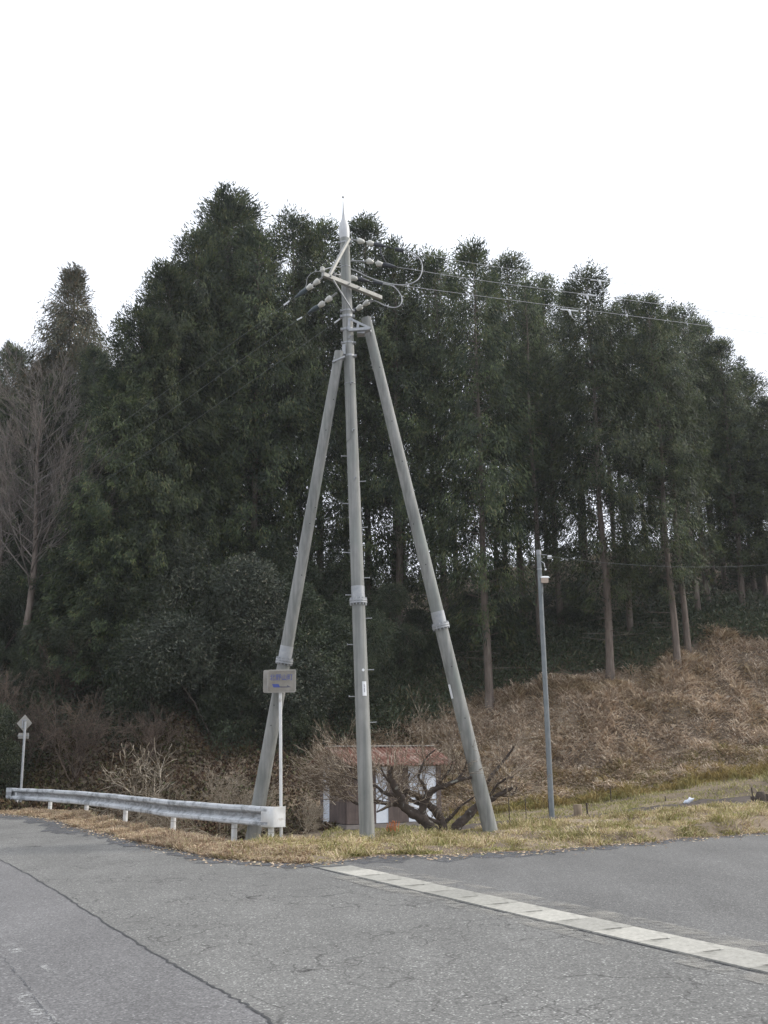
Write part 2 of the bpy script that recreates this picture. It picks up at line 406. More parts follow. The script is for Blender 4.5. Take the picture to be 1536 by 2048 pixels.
# ------------------------------------------------------------------ terrain
# far/verge edge of the tarmac (world x -> y), traced on the ground plane
_ep = [(0, 1627), (100, 1636), (200, 1664), (330, 1694), (420, 1714), (520, 1724), (600, 1727), (660, 1722), (700, 1716), (760, 1712), (900, 1710),
       (1000, 1705), (1100, 1699), (1200, 1690), (1300, 1682), (1420, 1672), (1536, 1663)]
_e3 = [onz(a, b_, 0.0) for a, b_ in _ep]
EX = np.array([-60, -24] + [p.x for p in _e3] + [14, 30, 60]); EY = np.array([36, 33.0] + [p.y for p in _e3] + [_e3[-1].y + 3.2, _e3[-1].y + 9, _e3[-1].y + 16])
def edge(x): return np.interp(x, EX, EY) + vnoise(np.asarray(x) * 1.7, np.asarray(x) * 0 + 3.3) * 0.35 + vnoise(np.asarray(x) * 6, np.asarray(x) * 0 + 8.3) * 0.14
def foot(x): return np.interp(x, [-40, -12, -4, 2, 8, 14, 24, 50], [36, 34, 35.5, 39.0, 39.0, 38.5, 38.0, 36])
def fieldz(x, y):
    left = sm(-1.0, -4.0, x)
    z = -0.75 + 0.35 * sm(1, 6, x) + 1.25 * sm(6, 17, x) * sm(27, 38, y) + 0.2 * sm(5, 9, x)
    return z * (1 - left) + left * (-0.9)
def hz(x, y):
    x = np.asarray(x, float); y = np.asarray(y, float)
    e = edge(x); d = y - e; f = foot(x)
    s = y - f
    lipw = np.interp(x, [-12, -3, 0, 3, 8, 14], [1.6, 2.0, 3.2, 4.0, 3.4, 3.0])
    liph = np.interp(x, [-12, -2, 0, 3, 8, 14], [0.06, 0.05, 0.02, 0.08, 0.28, 0.34])
    z = -0.05 + 0.062 * sm(-0.30, -0.03, d) + liph * sm(0.0, np.where(x > 4, 0.45, 0.9), d)
    fz = fieldz(x, y)
    tt = sm(lipw, lipw + 3.2, d)
    z = z * (1 - tt) + fz * tt
    prof = np.interp(s, [0, 1.2, 8, 13, 26, 34, 60, 200], [0, 0.35, 5.6, 8.0, 13.0, 13.5, 6.0, -10])
    z = z + prof + sm(0.5, 4, s) * (vnoise(x * .25, y * .25) * 1.3 + vnoise(x * .9, y * .9) * .45)
    z = z + sm(0.2, 1.0, d) * (vnoise(x * 1.3, y * 1.3) * .10 + vnoise(x * 3.7, y * 3.7) * .05)
    z = np.where(d < -0.30, -0.05, z)
    # the ridge drops towards the far left
    return z
def hz1(x, y): return float(hz(np.array([x]), np.array([y]))[0])
def onground(px, py):
    d = ray(px, py); t = 10.0
    while t < 90:
        p = Vector((d.x * t, d.y * t, EYE + d.z * t))
        if p.z < hz1(p.x, p.y): break
        t += 0.1
    return Vector((p.x, p.y, hz1(p.x, p.y)))

BSX = [-2.5, 0, 2, 4, 8, 11.5, 13.2, 15, 16.2, 18, 24]; BSY = [4.2, 4.8, 6.0, 6.7, 6.8, 6.9, 7.6, 8.8, 8.6, 6.8, 6.2]
def terrain():
    xs = np.concatenate([np.linspace(-400, -45, 20), np.linspace(-44, -16, 70), np.linspace(-15.8, 18, 240), np.linspace(18.4, 50, 70), np.linspace(52, 400, 20)])
    ys = np.concatenate([np.linspace(-120, 10, 14), np.linspace(14, 32, 200), np.linspace(32.3, 75, 120), np.linspace(77, 400, 24)])
    X, Y = np.meshgrid(xs, ys)
    Z = hz(X.ravel(), Y.ravel())
    V = np.stack([X.ravel(), Y.ravel(), Z], 1)
    nx = len(xs); ny = len(ys)
    i = np.arange((nx - 1) * (ny - 1)); a = (i // (nx - 1)) * nx + i % (nx - 1)
    F = np.stack([a, a + 1, a + nx + 1, a + nx], 1)
    m, t, b = new_mat('ground')
    co = objco(t)
    n1 = noise(t, co, 1.6, 6, .7); n2 = noise(t, co, 0.25, 3)
    c = ramp(t, n1, [(.3, (0.07, 0.052, 0.036)), (.7, (0.19, 0.145, 0.10))])
    c = mul(t, c, (0.34, 0.27, 0.19), ramp(t, n2, [(.4, 0), (.65, .6)]), 'MIX')
    t.links.new(c, b.inputs['Base Color']); b.inputs['Roughness'].default_value = 0.95
    bump(t, b, noise(t, co, 9, 6), 0.6, 0.05)
    tag(link('ground', npmesh('ground', V, F, m, True)), kind='structure')
terrain()

def sheet(name, pts, z, mat):
    """a flat sheet: pts = list of world (x,y)"""
    bm = bmesh.new()
    vs_ = [bm.verts.new((p[0], p[1], z)) for p in pts]
    f = bm.faces.new(vs_); 
    if f.normal.z < 0: f.normal_flip()
    bmesh.ops.triangulate(bm, faces=[f])
    me = bpy.data.meshes.new(name); bm.to_mesh(me); bm.free(); me.materials.append(mat)
    return link(name, me)

def road():
    xs = np.linspace(-60, 60, 1400); es = edge(xs)
    pts = [(-60, -60)] + [(60, -60)] + list(zip(xs[::-1], es[::-1]))
    tag(sheet('road', pts, 0.0, M['asphalt']), kind='structure')
    # concrete drain band separating the side road: front and back edge
    g0 = onz(638, 1737, .0); g1 = onz(1536, 1949, .0)
    b0 = onz(680, 1731, .0); b1 = onz(1536, 1909, .0)
    dirv = (g1 - g0).normalized(); nrm = Vector((-dirv.y, dirv.x, 0))
    if nrm.y < 0: nrm = -nrm
    wid = 0.5 * ((b0 - g0).dot(nrm) + (b1 - g1).dot(nrm))
    # side road sheet
    xs2 = np.linspace(g0.x + .1, 60, 800); es2 = edge(xs2) - 0.01
    a = g0 + nrm * (wid + .02); 
    far = g0 + dirv * 60 + nrm * (wid + .02)
    pts = [(a.x, a.y), (far.x, far.y), (60, far.y)] + [(x, e) for x, e in zip(xs2[::-1], es2[::-1]) if e > a.y + (x - a.x) * dirv.y / dirv.x]
    tag(sheet('side_road', pts, 0.004, M['asphalt3']), kind='structure')
    # older lane left of the seam
    sp = [(0, 1720), (60, 1752), (130, 1795), (215, 1850), (300, 1903), (400, 1960), (490, 2010), (545, 2048), (640, 2120), (760, 2240)]
    S = [onz(x, y, 0) for x, y in sp]
    # resample with wobble
    L = []
    for i in range(len(S) - 1):
        for k in range(14):
            L.append(S[i].lerp(S[i + 1], k / 14))
    L.append(S[-1])
    first = L[0] + (L[0] - L[20]) * 6
    L = [first] + L + [L[-1] + (L[-1] - L[-15]) * 4]
    W = [Vector((p.x + 0.018 * random.uniform(-1, 1), p.y + 0.018 * random.uniform(-1, 1), 0)) for p in L]
    pts = [(p.x, p.y) for p in W]
    tag(sheet('old_lane', pts + [(-30, W[-1].y), (-30, W[0].y)], 0.004, M['asphalt2']), kind='structure')
    V = []; F = []
    for i, p in enumerate(W):
        t = (W[min(i + 1, len(W) - 1)] - W[max(i - 1, 0)]).normalized(); n = Vector((-t.y, t.x, 0))
        h = 0.007 + 0.007 * random.random()
        V += [p + n * h + Vector((0, 0, .008)), p - n * h * random.uniform(.5, 1.3) + Vector((0, 0, .008))]
        if i: F.append((2 * i - 2, 2 * i - 1, 2 * i + 1, 2 * i))
    tag(link('road_seam', npmesh('road_seam', np.array([tuple(v) for v in V]), np.array(F), M['tar'])), kind='structure')
    Q = [onz(x, y, 0) for x, y in ((-60, 1835), (0, 1912), (50, 1968), (112, 2048), (170, 2140))]
    V = []; F = []; n_ = 0
    for i in range(4):
        for k in range(16):
            p = Q[i].lerp(Q[i + 1], k / 16); h = .003 + .004 * random.random(); ox = random.uniform(-.02, .02)
            V += [(p.x - h + ox, p.y, .010), (p.x + h + ox, p.y, .010)]; n_ += 1
            if n_ > 1: F.append((2 * n_ - 4, 2 * n_ - 3, 2 * n_ - 1, 2 * n_ - 2))
    tag(link('road_seam', npmesh('road_seam', np.array(V), np.array(F), M['edge_dark'])), kind='structure')
    # dark strip of fresh tarmac along the verge
    V = []; F = []
    xs3 = np.linspace(-12, 9, 300); e3 = edge(xs3)
    wd = np.interp(xs3, [-12, -9, -7, -4, -2, -1, 0, 2, 5, 9], [.5, 1.9, 1.5, .9, .6, .5, 1.1, .9, .5, .4])
    for i, (x, e, q) in enumerate(zip(xs3, e3, wd)):
        q = q * (1 + 1.1 * float(vnoise(x * 2.1, 5.5)) + .8 * float(vnoise(x * 9, 1.5)))
        V += [(x, e - .005, .008), (x, e - max(.03, q), .008)]
        if i: F.append((2 * i - 2, 2 * i - 1, 2 * i + 1, 2 * i))
    tag(link('road_edge_strip', npmesh('road_edge_strip', np.array(V), np.array(F), M['edge_dark'])), kind='structure')
    # drain covers
    length = 0.62
    n = int(60 / length)
    names = ['at the far end of the drain by the grass verge']
    Lx = []
    proto = None
    tot = (g1 - g0).length
    n = int(tot / length) + 2
    bed = MB()
    c = g0 + dirv * (tot / 2 + .6) + nrm * (wid / 2)
    M2 = Matrix.Rotation(math.atan2(dirv.y, dirv.x), 3, 'Z')
    bed.box((c.x, c.y, -0.02), (tot + 1.6, wid + .05, 0.05), M2)
    tag(bed.build('drain_channel', M['tar']), kind='structure')
    for i in range(n):
        b = MB()
        x0 = -length / 2 + .004; x1 = length / 2 - .004
        # slab with a slot notch at both ends
        ws = wid * .30
        prof = [(x0, 0), (x1, 0), (x1, ws), (x1 - .022, ws), (x1 - .022, wid - ws), (x1, wid - ws), (x1, wid), (x0, wid), (x0, wid - ws), (x0 + .022, wid - ws), (x0 + .022, ws), (x0, ws)]
        if proto is None:
            bm = bmesh.new(); vv = [bm.verts.new((p[0], p[1], 0.0)) for p in prof]; f = bm.faces.new(vv)
            if f.normal.z < 0: f.normal_flip()
            r = bmesh.ops.extrude_face_region(bm, geom=[f]); 
            for g in r['geom']:
                if isinstance(g, bmesh.types.BMVert): g.co.z -= 0.05
            bmesh.ops.recalc_face_normals(bm, faces=bm.faces)
            me = bpy.data.meshes.new('drain_cover'); bm.to_mesh(me); bm.free(); me.materials.append(M['slab'])
            proto = link('drain_cover', me); o = proto
        else:
            o = proto.copy(); col.objects.link(o)
        p = g0 + dirv * (length * (i + .5))
        o.location = (p.x, p.y, 0.016 + random.uniform(-.003, .003))
        o.rotation_euler = (random.uniform(-.006, .006), random.uniform(-.004, .004), math.atan2(dirv.y, dirv.x) + random.uniform(-.008, .008))
        
        if i > 16: bpy.data.objects.remove(o); break
        tag(o, '%s concrete drain cover slab counted from the grass verge end of the row' % ORD[i], 'drain cover', 'concrete drain covers in a row')
    m_, t_, b_ = new_mat('road_dust'); co_ = objco(t_)
    b_.inputs['Base Color'].default_value = (.34, .325, .29, 1); b_.inputs['Roughness'].default_value = .95
    t_.links.new(ramp(t_, noise(t_, co_, 1.6, 9, .8), [(.46, 0), (.66, .75)]), b_.inputs['Alpha'])
    for (a_, e_, o0, o1) in ((.3, tot + .5, wid + .03, wid + .42), (1.0, tot + .5, -.30, -.03)):
        P4 = [g0 + dirv * a_ + nrm * o0, g0 + dirv * e_ + nrm * o0, g0 + dirv * e_ + nrm * o1, g0 + dirv * a_ + nrm * o1]
        tag(sheet('road_dust', [(p.x, p.y) for p in P4], .010, m_), kind='structure')
    # worn white markings lower left
    for (pl, lab) in (([(78, 1932), (92, 1930), (118, 1948), (100, 1950)], 'a'), ([(28, 1990), (60, 1985), (130, 2060), (85, 2065)], 'b'), ([(0, 1890), (30, 1886), (60, 1905), (26, 1910)], 'c')):
        q = [onz(x, y, 0.0) for x, y in pl]
        P = []
        for i in range(4):
            for k in range(6):
                p = q[i].lerp(q[(i + 1) % 4], k / 6); P.append((p.x + random.uniform(-.01, .01), p.y + random.uniform(-.015, .015)))
        tag(sheet('road_marking', P, 0.007, M['worn_white']), kind='structure')
ORD = ['first', 'second', 'third', 'fourth', 'fifth', 'sixth', 'seventh', 'eighth', 'ninth', 'tenth', 'eleventh', 'twelfth', 'thirteenth', 'fourteenth', 'fifteenth', 'sixteenth', 'seventeenth', 'eighteenth', 'nineteenth', 'twentieth'] + ['later'] * 100
random.seed(3)
road()

# ------------------------------------------------------------------ utility pole
PY = 19.4
base = at(735, 1685, PY); top = at(688.5, 462, PY)
def pole_pt(z, lat=0.0, fwd=0.0):
    t = (z - base.z) / (top.z - base.z)
    return base.lerp(top, t) + Vector((lat, -fwd, 0))
def pole_r(z):
    t = (z - base.z) / (top.z - base.z); return 0.143 + (0.102 - 0.143) * t
def pz(py):     # height of an image row on the pole
    lo, hi = base.z, top.z
    t = (1685 - py) / (1685 - 462.0); px = 735 + (688.5 - 735) * t
    return at(px, py, PY).z
def ringband(mb, z, r, h, axis=None):
    c = pole_pt(z); d = (top - base).normalized()
    mb.tube([c - d * h / 2, c + d * h / 2], r, 20)

def utility_pole():
    root = empty('utility_pole', tuple(base), 'tall concrete utility pole at the middle of the tripod, with crossarm and pointed cap', 'utility pole')
    O = base
    b = MB(O)
    n = 14; pts = [base.lerp(top, -0.06 + 1.06 * i / n) for i in range(n + 1)]
    b.tube(pts, [pole_r(p.z) for p in pts], 28)
    pole = b.build('shaft', M['concrete'], root)
    # joint flange with bolts
    zf = pz(1203); b = MB(O)
    for dz in (-.022, .022): ringband(b, zf + dz, pole_r(zf) + .045, .034)
    for k in range(14):
        a = 2 * math.pi * k / 14; c = pole_pt(zf) + Vector((math.cos(a), math.sin(a), 0)) * (pole_r(zf) + .026)
        b.tube([c - Vector((0, 0, .075)), c + Vector((0, 0, .075))], .013, 6)
    ringband(b, zf + .16, pole_r(zf) + .004, .30 - .02)
    b.build('joint_flange', M['galv'], root)
    # step bolts
    for side, rows in ((1, [1445, 1340, 1237, 1156, 1055, 963]), (-1, [1393, 1289, 1190, 1105, 1007, 912])):
        for r in rows:
            z = pz(r); c = pole_pt(z); b = MB(O); rr = pole_r(z)
            p0 = c + Vector((side * (rr - .02), 0, 0)); p1 = c + Vector((side * (rr + .105), 0, .002))
            b.tube([p0, p1], .009, 8); b.tube([p1, p1 + Vector((side * .014, 0, 0))], .017, 8)
            b.build('step_bolt', M['galv'], root)
    # small black clips on the upper shaft
    for (x, y) in ((704, 768), (707, 862), (716, 958), (706, 677)):
        t = (1685 - y) / 1223.0; z = pz(y); c = pole_pt(z); rr = pole_r(z)
        b = MB(O); q = c + Vector((.04, -rr, 0)); b.box(q, (.035, .05, .022)); b.box(q + Vector((-.02, -.02, -.03)), (.022, .03, .05))
        b.build('clip', M['dull_steel'], root)
    # plates
    z = pz(1362 + 12); c = pole_pt(z); rr = pole_r(z)
    def curved_plate(cz, hh, a0, a1, mat, nm, lift=.004):
        V = []; F = []; n_ = 8
        for i in range(n_ + 1):
            a = R_(a0 + (a1 - a0) * i / n_)
            for dz in (-hh / 2, hh / 2):
                for rr_ in (pole_r(cz) + lift, pole_r(cz) + lift + .002):
                    p = pole_pt(cz + dz) + Vector((math.cos(a) * rr_, math.sin(a) * rr_, 0)); V.append(tuple(p - O))
        for i in range(n_):
            k = i * 4; F += [(k + 1, k + 5, k + 7, k + 3), (k, k + 2, k + 6, k + 4), (k + 2, k + 3, k + 7, k + 6), (k, k + 4, k + 5, k + 1)]
        F += [(0, 1, 3, 2), (n_ * 4, n_ * 4 + 2, n_ * 4 + 3, n_ * 4 + 1)]
        me = bpy.data.meshes.new(nm); me.from_pydata(V, [], F); me.update(); me.materials.append(mat); return link(nm, me, root)
    pl = curved_plate(pz(1378), .27, -83, -48, M['plate'], 'number_plate')
    for k, (dz, a0, a1, hh) in enumerate(((.06, -70, -64, .045), (.035, -66, -62, .03), (-.005, -70, -63, .035), (-.045, -69, -62, .045))):
        q = curved_plate(pz(1378) + dz, hh, a0, a1, M['mark'], 'faint_lettering', .0075); q.parent = pl
    b = MB(O); z = pz(1341); a = R_(-70); p = pole_pt(z) + Vector((math.cos(a), math.sin(a), 0)) * (pole_r(z) - .002)
    b.tube([p, p + Vector((math.cos(a), math.sin(a), 0)) * .008], .026, 14); b.build('round_badge', M['plate'], root)
    # earth wire down the face
    b = MB(O); P = []
    for y in np.linspace(490, 880, 24):
        z = pz(y); a = R_(-95 - 6 * math.sin(y * .03)); rr = pole_r(z) + .008
        P.append(pole_pt(z) + Vector((math.cos(a) * rr, math.sin(a) * rr, 0)))
    for k in range(1, 6):
        z = pz(880 + k * 2); a = R_(-95 - k * 20); rr = pole_r(z) + .008; P.append(pole_pt(z) + Vector((math.cos(a) * rr, math.sin(a) * rr, 0)))
    b.tube(P, .0045, 6); b.build('earth_wire', M['wire'], root)
    # bands
    for y, h in ((487, .03), (623, .03), (634, .05), (660, .05), (687, .03), (713, .04), (535, .012), (768, .008)):
        z = pz(y); b = MB(O); ringband(b, z, pole_r(z) + .008, h)
        if h > .02:
            for s in (-1, 1): b.box(pole_pt(z) + Vector((s * (pole_r(z) + .02), -.03, 0)), (.05, .06, h * 1.1)); b.tube([pole_pt(z) + Vector((s * (pole_r(z) + .028), -.10, 0)), pole_pt(z) + Vector((s * (pole_r(z) + .028), .06, 0))], .009, 8)
        b.build('band', M['galv'], root)
    # pointed cap
    zs = [pz(482), pz(470), pz(463), pz(455), pz(447), pz(440), pz(432), pz(424), pz(412), pz(399)]
    rad = [.098, .112, .116, .108, .085, .055, .036, .024, .016, .009]
    d = (top - base); P = []
    for z in zs: P.append(pole_pt(z))
    b = MB(O); b.tube(P, rad, 20); b.sphere(P[-1] + Vector((0, 0, .06)), .028, 12); b.tube([P[-1], P[-1] + Vector((0, 0, .05))], .008, 8)
    b.build('pointed_cap', M['spike'], root)
    # lower crossarm (square steel tube), nearer at its left end
    def Z(X, Y, zz): return onz(540 + X / 4.267, 370 + Y / 4.267, zz)
    zc = at(700, 572, PY - .18).z
    A = onz(645.5, 549, zc); Bp = onz(762, 596, zc)
    dv = (Bp - A).normalized(); push = Vector((0, 0, 0))
    mid = A.lerp(Bp, .45)
    b = MB(O); b.bar(A, Bp, .085, .085); ca = b.build('crossarm', M['arm'], root, .006)
    b = MB(O)
    for f in (.12, .43, .60):
        b = MB(O); c = A.lerp(Bp, f) + Vector((.02, -.05, .0)); b.tube([c + Vector((0, -.03, 0)), c + Vector((0, .03, 0))], .012, 8)
        b.build('bolt', M['dull_steel'], root)
    # diagonal arm from crossarm to cap
    P0 = A.lerp(Bp, .11) + Vector((0, -.02, .03)); P1 = at(698, 478, PY - .16)
    b = MB(O); b.bar(P0, P1, .07, .05); b.build('diagonal_arm', M['arm'], root, .005)
    P0 = A.lerp(Bp, .17) + Vector((0, -.03, -.04)); P1 = at(705, 622, PY - .14)
    b = MB(O); b.bar(P0, P1, .035, .012); b.build('brace', M['galv'], root)
    return root, A, Bp, zc
upole, CA, CB, ZC = utility_pole()

# struts
def strut(pb, Yb, pt, Yt, rb, rt, pj, label, holes, bracket=None, plate=None):
    B = at(pb[0], pb[1], Yb); T = at(pt[0], pt[1], Yt)
    root = empty('strut_pole', tuple(B), label, 'strut pole', 'concrete props leaning on the utility pole')
    O = B; b = MB(O); n = 12
    P = [B.lerp(T, -0.05 + 1.05 * i / n) for i in range(n + 1)]
    rr = [rb + (rt - rb) * max(0, i / n) for i in range(n + 1)]
    b.tube(P, rr, 26); b.build('shaft', M['concrete'], root)
    # joint position by image row
    def tof(py):
        lo, hi = 0., 1.
        for _ in range(30):
            m_ = (lo + hi) / 2; q = B.lerp(T, m_); d_ = CR3.transposed() @ (q - Vector((0, 0, EYE))); yy = 1024 - FPX * d_.y / -d_.z
            if yy > py: lo = m_
            else: hi = m_
        return m_
    t = tof(pj); c = B.lerp(T, t); r = rb + (rt - rb) * t; d = (T - B).normalized()
    b = MB(O)
    for s in (-.022, .022): b.tube([c + d * (s - .017), c + d * (s + .017)], r + .045, 22)
    x = d.cross(Vector((0, 1, 0))).normalized(); y = d.cross(x)
    for k in range(14):
        a = 2 * math.pi * k / 14; q = c + (x * math.cos(a) + y * math.sin(a)) * (r + .026); b.tube([q - d * .07, q + d * .07], .013, 6)
    b.tube([c + d * .04, c + d * .30], r + .004, 22)
    b.build('joint_flange', M['galv'], root)
    # bolt holes
    cd = (Vector((0, 0, EYE)) - c); 
    for (py, off) in holes:
        t = tof(py); c = B.lerp(T, t); r = rb + (rt - rb) * t; v = (Vector((0, 0, EYE)) - c); v = (v - d * v.dot(d)).normalized(); sx = d.cross(v).normalized()
        a = R_(off); nn = v * math.cos(a) - sx * math.sin(a)
        if sx.x > 0: nn = v * math.cos(a) + sx * math.sin(a)
        b = MB(O); b.tube([c + nn * (r - .01), c + nn * (r + .0025)], .012, 10); b.build('bolt_hole', M['dark_hole'], root)
    if plate:
        t0, t1 = tof(plate[0]), tof(plate[1]); a0, a1 = plate[2], plate[3]
        V = []; F = []; n_ = 6
        for i in range(n_ + 1):
            for tt in (t0, t1):
                c = B.lerp(T, tt); r = rb + (rt - rb) * tt + .005; v = (Vector((0, 0, EYE)) - c); v = (v - d * v.dot(d)).normalized(); sx = d.cross(v).normalized()
                if sx.x < 0: sx = -sx
                a = R_(a0 + (a1 - a0) * i / n_); V.append(tuple(c + (v * math.cos(a) + sx * math.sin(a)) * r - O))
        for i in range(n_): F.append((2 * i, 2 * i + 2, 2 * i + 3, 2 * i + 1))
        me = bpy.data.meshes.new('number_plate'); me.from_pydata(V, [], F); me.update(); me.materials.append(M['plate'])
        o = link('number_plate', me, root); md = o.modifiers.new('thick', 'SOLIDIFY'); md.thickness = .003
    return root, B, T
RP0Y = onz(541, 1614, .66).y
sl, SLB, SLT = strut((503, 1690), RP0Y + 1.0, (679, 703), 19.3, .145, .098, 1322,
    'left concrete strut pole leaning right, its foot behind the guardrail end', [(1015, 40), (1048, 10), (1150, 20), (862, 5), (800, 30), (1410, -20), (1450, -15)])
sr, SRB, SRT = strut((981, 1662), 20.7, (732, 636), 19.65, .152, .105, 1252,
    'right concrete strut pole leaning left, its foot on the grass by the bare fruit tree', [(738, 20), (845, 10), (925, 15), (1235, 5), (1333, 10), (1436, 15), (1130, 0), (1048, -25)],
    plate=(1394, 1366, -72, -42))

def brackets():
    O = base
    # triangular bracket to the right strut
    b = MB(O)
    Yb = PY - .16
    a1 = at(699, 637, Yb); a2 = at(741, 657, Yb + .05); a3 = at(697, 660, Yb)
    b.bar(a1, a2, .05, .02, (0, 1, 0)); b.bar(a3, a2, .06, .05, (0, 1, 0)); b.bar(a1, a3, .05, .03, (0, 1, 0))
    m1 = a3.lerp(a2, .4); m2 = a1.lerp(a2, .42); b.bar(m1, m2, .05, .02, (0, 1, 0))
    c1 = at(716, 667, PY + .1); c2 = at(741, 660, PY - .05); b.bar(c1, c2, .08, .05)
    b.box(at(722, 668, PY), (.16, .2, .05))
    b.tube([a2 + Vector((0, -.05, 0)), a2 + Vector((0, .45, 0))], .014, 8)
    o = b.build('strut_bracket', M['galv'], upole); tag(o, 'triangular galvanised bracket holding the right strut')
    # left strut yoke
    b = MB(O)
    a1 = at(665, 724, PY - .17); a2 = at(690, 713, PY - .16)
    b.bar(a1, a2, .05, .03); b.bar(at(668, 716, PY - .15), at(682, 700, PY - .13), .02, .02)
    b.bar(at(665, 728, PY + .12), at(694, 716, PY + .12), .05, .03)
    b.tube([at(666, 722, PY - .19), at(666, 722, PY + .15)], .014, 8)
    b.box(at(688, 701, PY - .06), (.07, .16, .22))
    o = b.build('strut_bracket', M['galv'], upole); tag(o, 'low yoke bracket clamping the left strut')
brackets()

# ------------------------------------------------------------------ insulators and wires
def q(X, Y, dep): return at(540 + X / 4.267, 370 + Y / 4.267, dep)
def bell(mb, a, d, r=.062):
    P = []; R = []
    for (t, k) in ((-.03, .3), (-.005, .45), (.0, .92), (.02, 1.0), (.05, .97), (.09, .82), (.125, .7), (.13, .45), (.15, .3)):
        P.append(a + d * t); R.append(r * k)
    mb.tube(P, R, 16)
def insulator_string(pts, label, covers='black', n_bells=2, sleeve=None, mat_cov=None, ya=0):
    """pts: start, bell1, bell2, clamp end"""
    st, b1, b2, ce = pts
    root = empty('insulator_string', tuple(st), label, 'insulator', 'white porcelain insulator strings on the pole')
    m = MB(st); m.tube([st, b1], .014, 8); m.bar(st, st.lerp(b1, .6), .05, .012); m.build('link_rod', M['galv'], root)
    d = (b2 - b1).normalized()
    for bp in ((b1, b2) if n_bells == 2 else (b2,)):
        m = MB(st); bell(m, bp - d * .06, d); m.build('insulator_bell', M['porcelain'], root)
    m = MB(st); dd = (ce - b2)
    m.tube([b2 + dd * .12, b2 + dd * .3, b2 + dd * .55, b2 + dd * .8, ce], [.03, .05, .052, .034, .014], 12)
    m.build('clamp_cover', mat_cov or M['black'], root)
    return root, ce
W = {}
s1 = insulator_string((q(690, 463, 19.3), q(775, 480, 19.32), q(858, 497, 19.34), q(990, 525, 19.38)), 'topmost insulator string, right of the cap with long black cover', 'b')
m = MB(); m.tube([q(985, 524, 19.38), q(1065, 545, 19.4)], .012, 8); m.tube([q(1065, 547, 19.4), q(1140, 562, 19.42)], .045, 12)
m.tube([q(940, 520, 19.36), q(948, 590, 19.36), q(985, 660, 19.5)], .018, 8)
m2 = m.build('jumper_sleeve', M['black']); m2.parent = s1[0]; m2.matrix_parent_inverse = Matrix.Translation(-s1[0].location)
s2 = insulator_string((q(690, 648, 19.5), q(852, 652, 19.55), q(932, 672, 19.58), q(1080, 700, 19.65)), 'second insulator string from the top, right of the pole against the trees')
s3 = insulator_string((q(545, 762, 19.6), q(620, 775, 19.8), q(715, 795, 19.75), q(850, 822, 19.9)), 'insulator string half hidden behind the pole, pointing right below the second one')
s4 = insulator_string((q(452, 788, 18.85), q(398, 828, 18.9), q(338, 872, 18.95), q(215, 962, 19.1)), 'upper left insulator string hanging from the left crossarm end', mat_cov=M['blue_cover'])
s5 = insulator_string((q(570, 920, 19.1), q(500, 975, 19.2), q(438, 1020, 19.3), q(325, 1092, 19.45)), 'lower left insulator string hanging below the middle of the crossarm', mat_cov=M['blue_cover'])
s6 = insulator_string((q(872, 975, 19.85), q(822, 1008, 19.95), q(762, 1048, 20.05), q(640, 1120, 20.2)), 'insulator string under the right crossarm end, beside the strut top')
# pin insulator on the crossarm
pr = empty('pin_insulator', tuple(q(447, 762, 18.86)), 'small upright white pin insulator on the left end of the crossarm', 'insulator')
m = MB(pr.location); c = q(447, 745, 18.86); u = Vector((0, 0, 1))
m.tube([c + u * t for t in (0, .02, .04, .06, .065, .08, .10, .115, .13)], [.03, .05, .06, .045, .03, .045, .05, .035, .01], 14)
m.build('insulator_bell', M['porcelain'], pr)
m = MB(pr.location); m.tube([c - u * .12, c + u * .01], .013, 8); m.build('pin', M['galv'], pr)

def catenary(a, b, sag, n=40):
    P = []
    for i in range(n + 1):
        t = i / n; p = a.lerp(b, t); p.z -= 4 * sag * t * (1 - t); P.append(p)
    return P
def wire(name, P, r, mat, label, cat, group=None):
    m = MB(P[0]); m.tube(P, r, 6); o = m.build(name, mat); o.location = P[0]
    return tag(o, label, cat, group)
# right spans: pass through given picture points
def span(start, a, b, Ya, Yb, ext, r, mat, label, group):
    p1 = at(a[0], a[1], Ya); p2 = at(b[0], b[1], Yb)
    e = p2 + (p2 - p1) * ext
    P = [start]
    pts = [start, p1, p2, e]
    # smooth through (Catmull-Rom)
    out = []
    ex = [pts[0] * 2 - pts[1]] + pts + [pts[-1] * 2 - pts[-2]]
    for i in range(1, len(ex) - 2):
        for k in range(12):
            t = k / 12; a_, b_, c_, d_ = ex[i - 1], ex[i], ex[i + 1], ex[i + 2]
            out.append(0.5 * ((2 * b_) + (c_ - a_) * t + (2 * a_ - 5 * b_ + 4 * c_ - d_) * t * t + (3 * b_ - a_ - 3 * c_ + d_) * t ** 3))
    out.append(pts[-1])
    return wire('power_line', out, r, mat, label, 'power line', group)
GW = 'power lines strung from the pole'
span(q(1140, 562, 19.42), (976, 531), (1234, 565), 20.2, 21.3, 5, .0045, M['wire_light'], 'topmost of the three thin wires running right in front of the tree tops', GW)
span(q(1080, 700, 19.65), (1000, 566), (1402, 619), 20.4, 22.0, 4, .0055, M['wire_light'], 'middle of the three thin wires running right in front of the tree tops', GW)
span(q(850, 822, 19.9), (900, 584), (1424, 653), 20.5, 22.3, 4, .0055, M['wire_light'], 'lowest of the three thin wires running right from the utility pole, below the other two', GW)
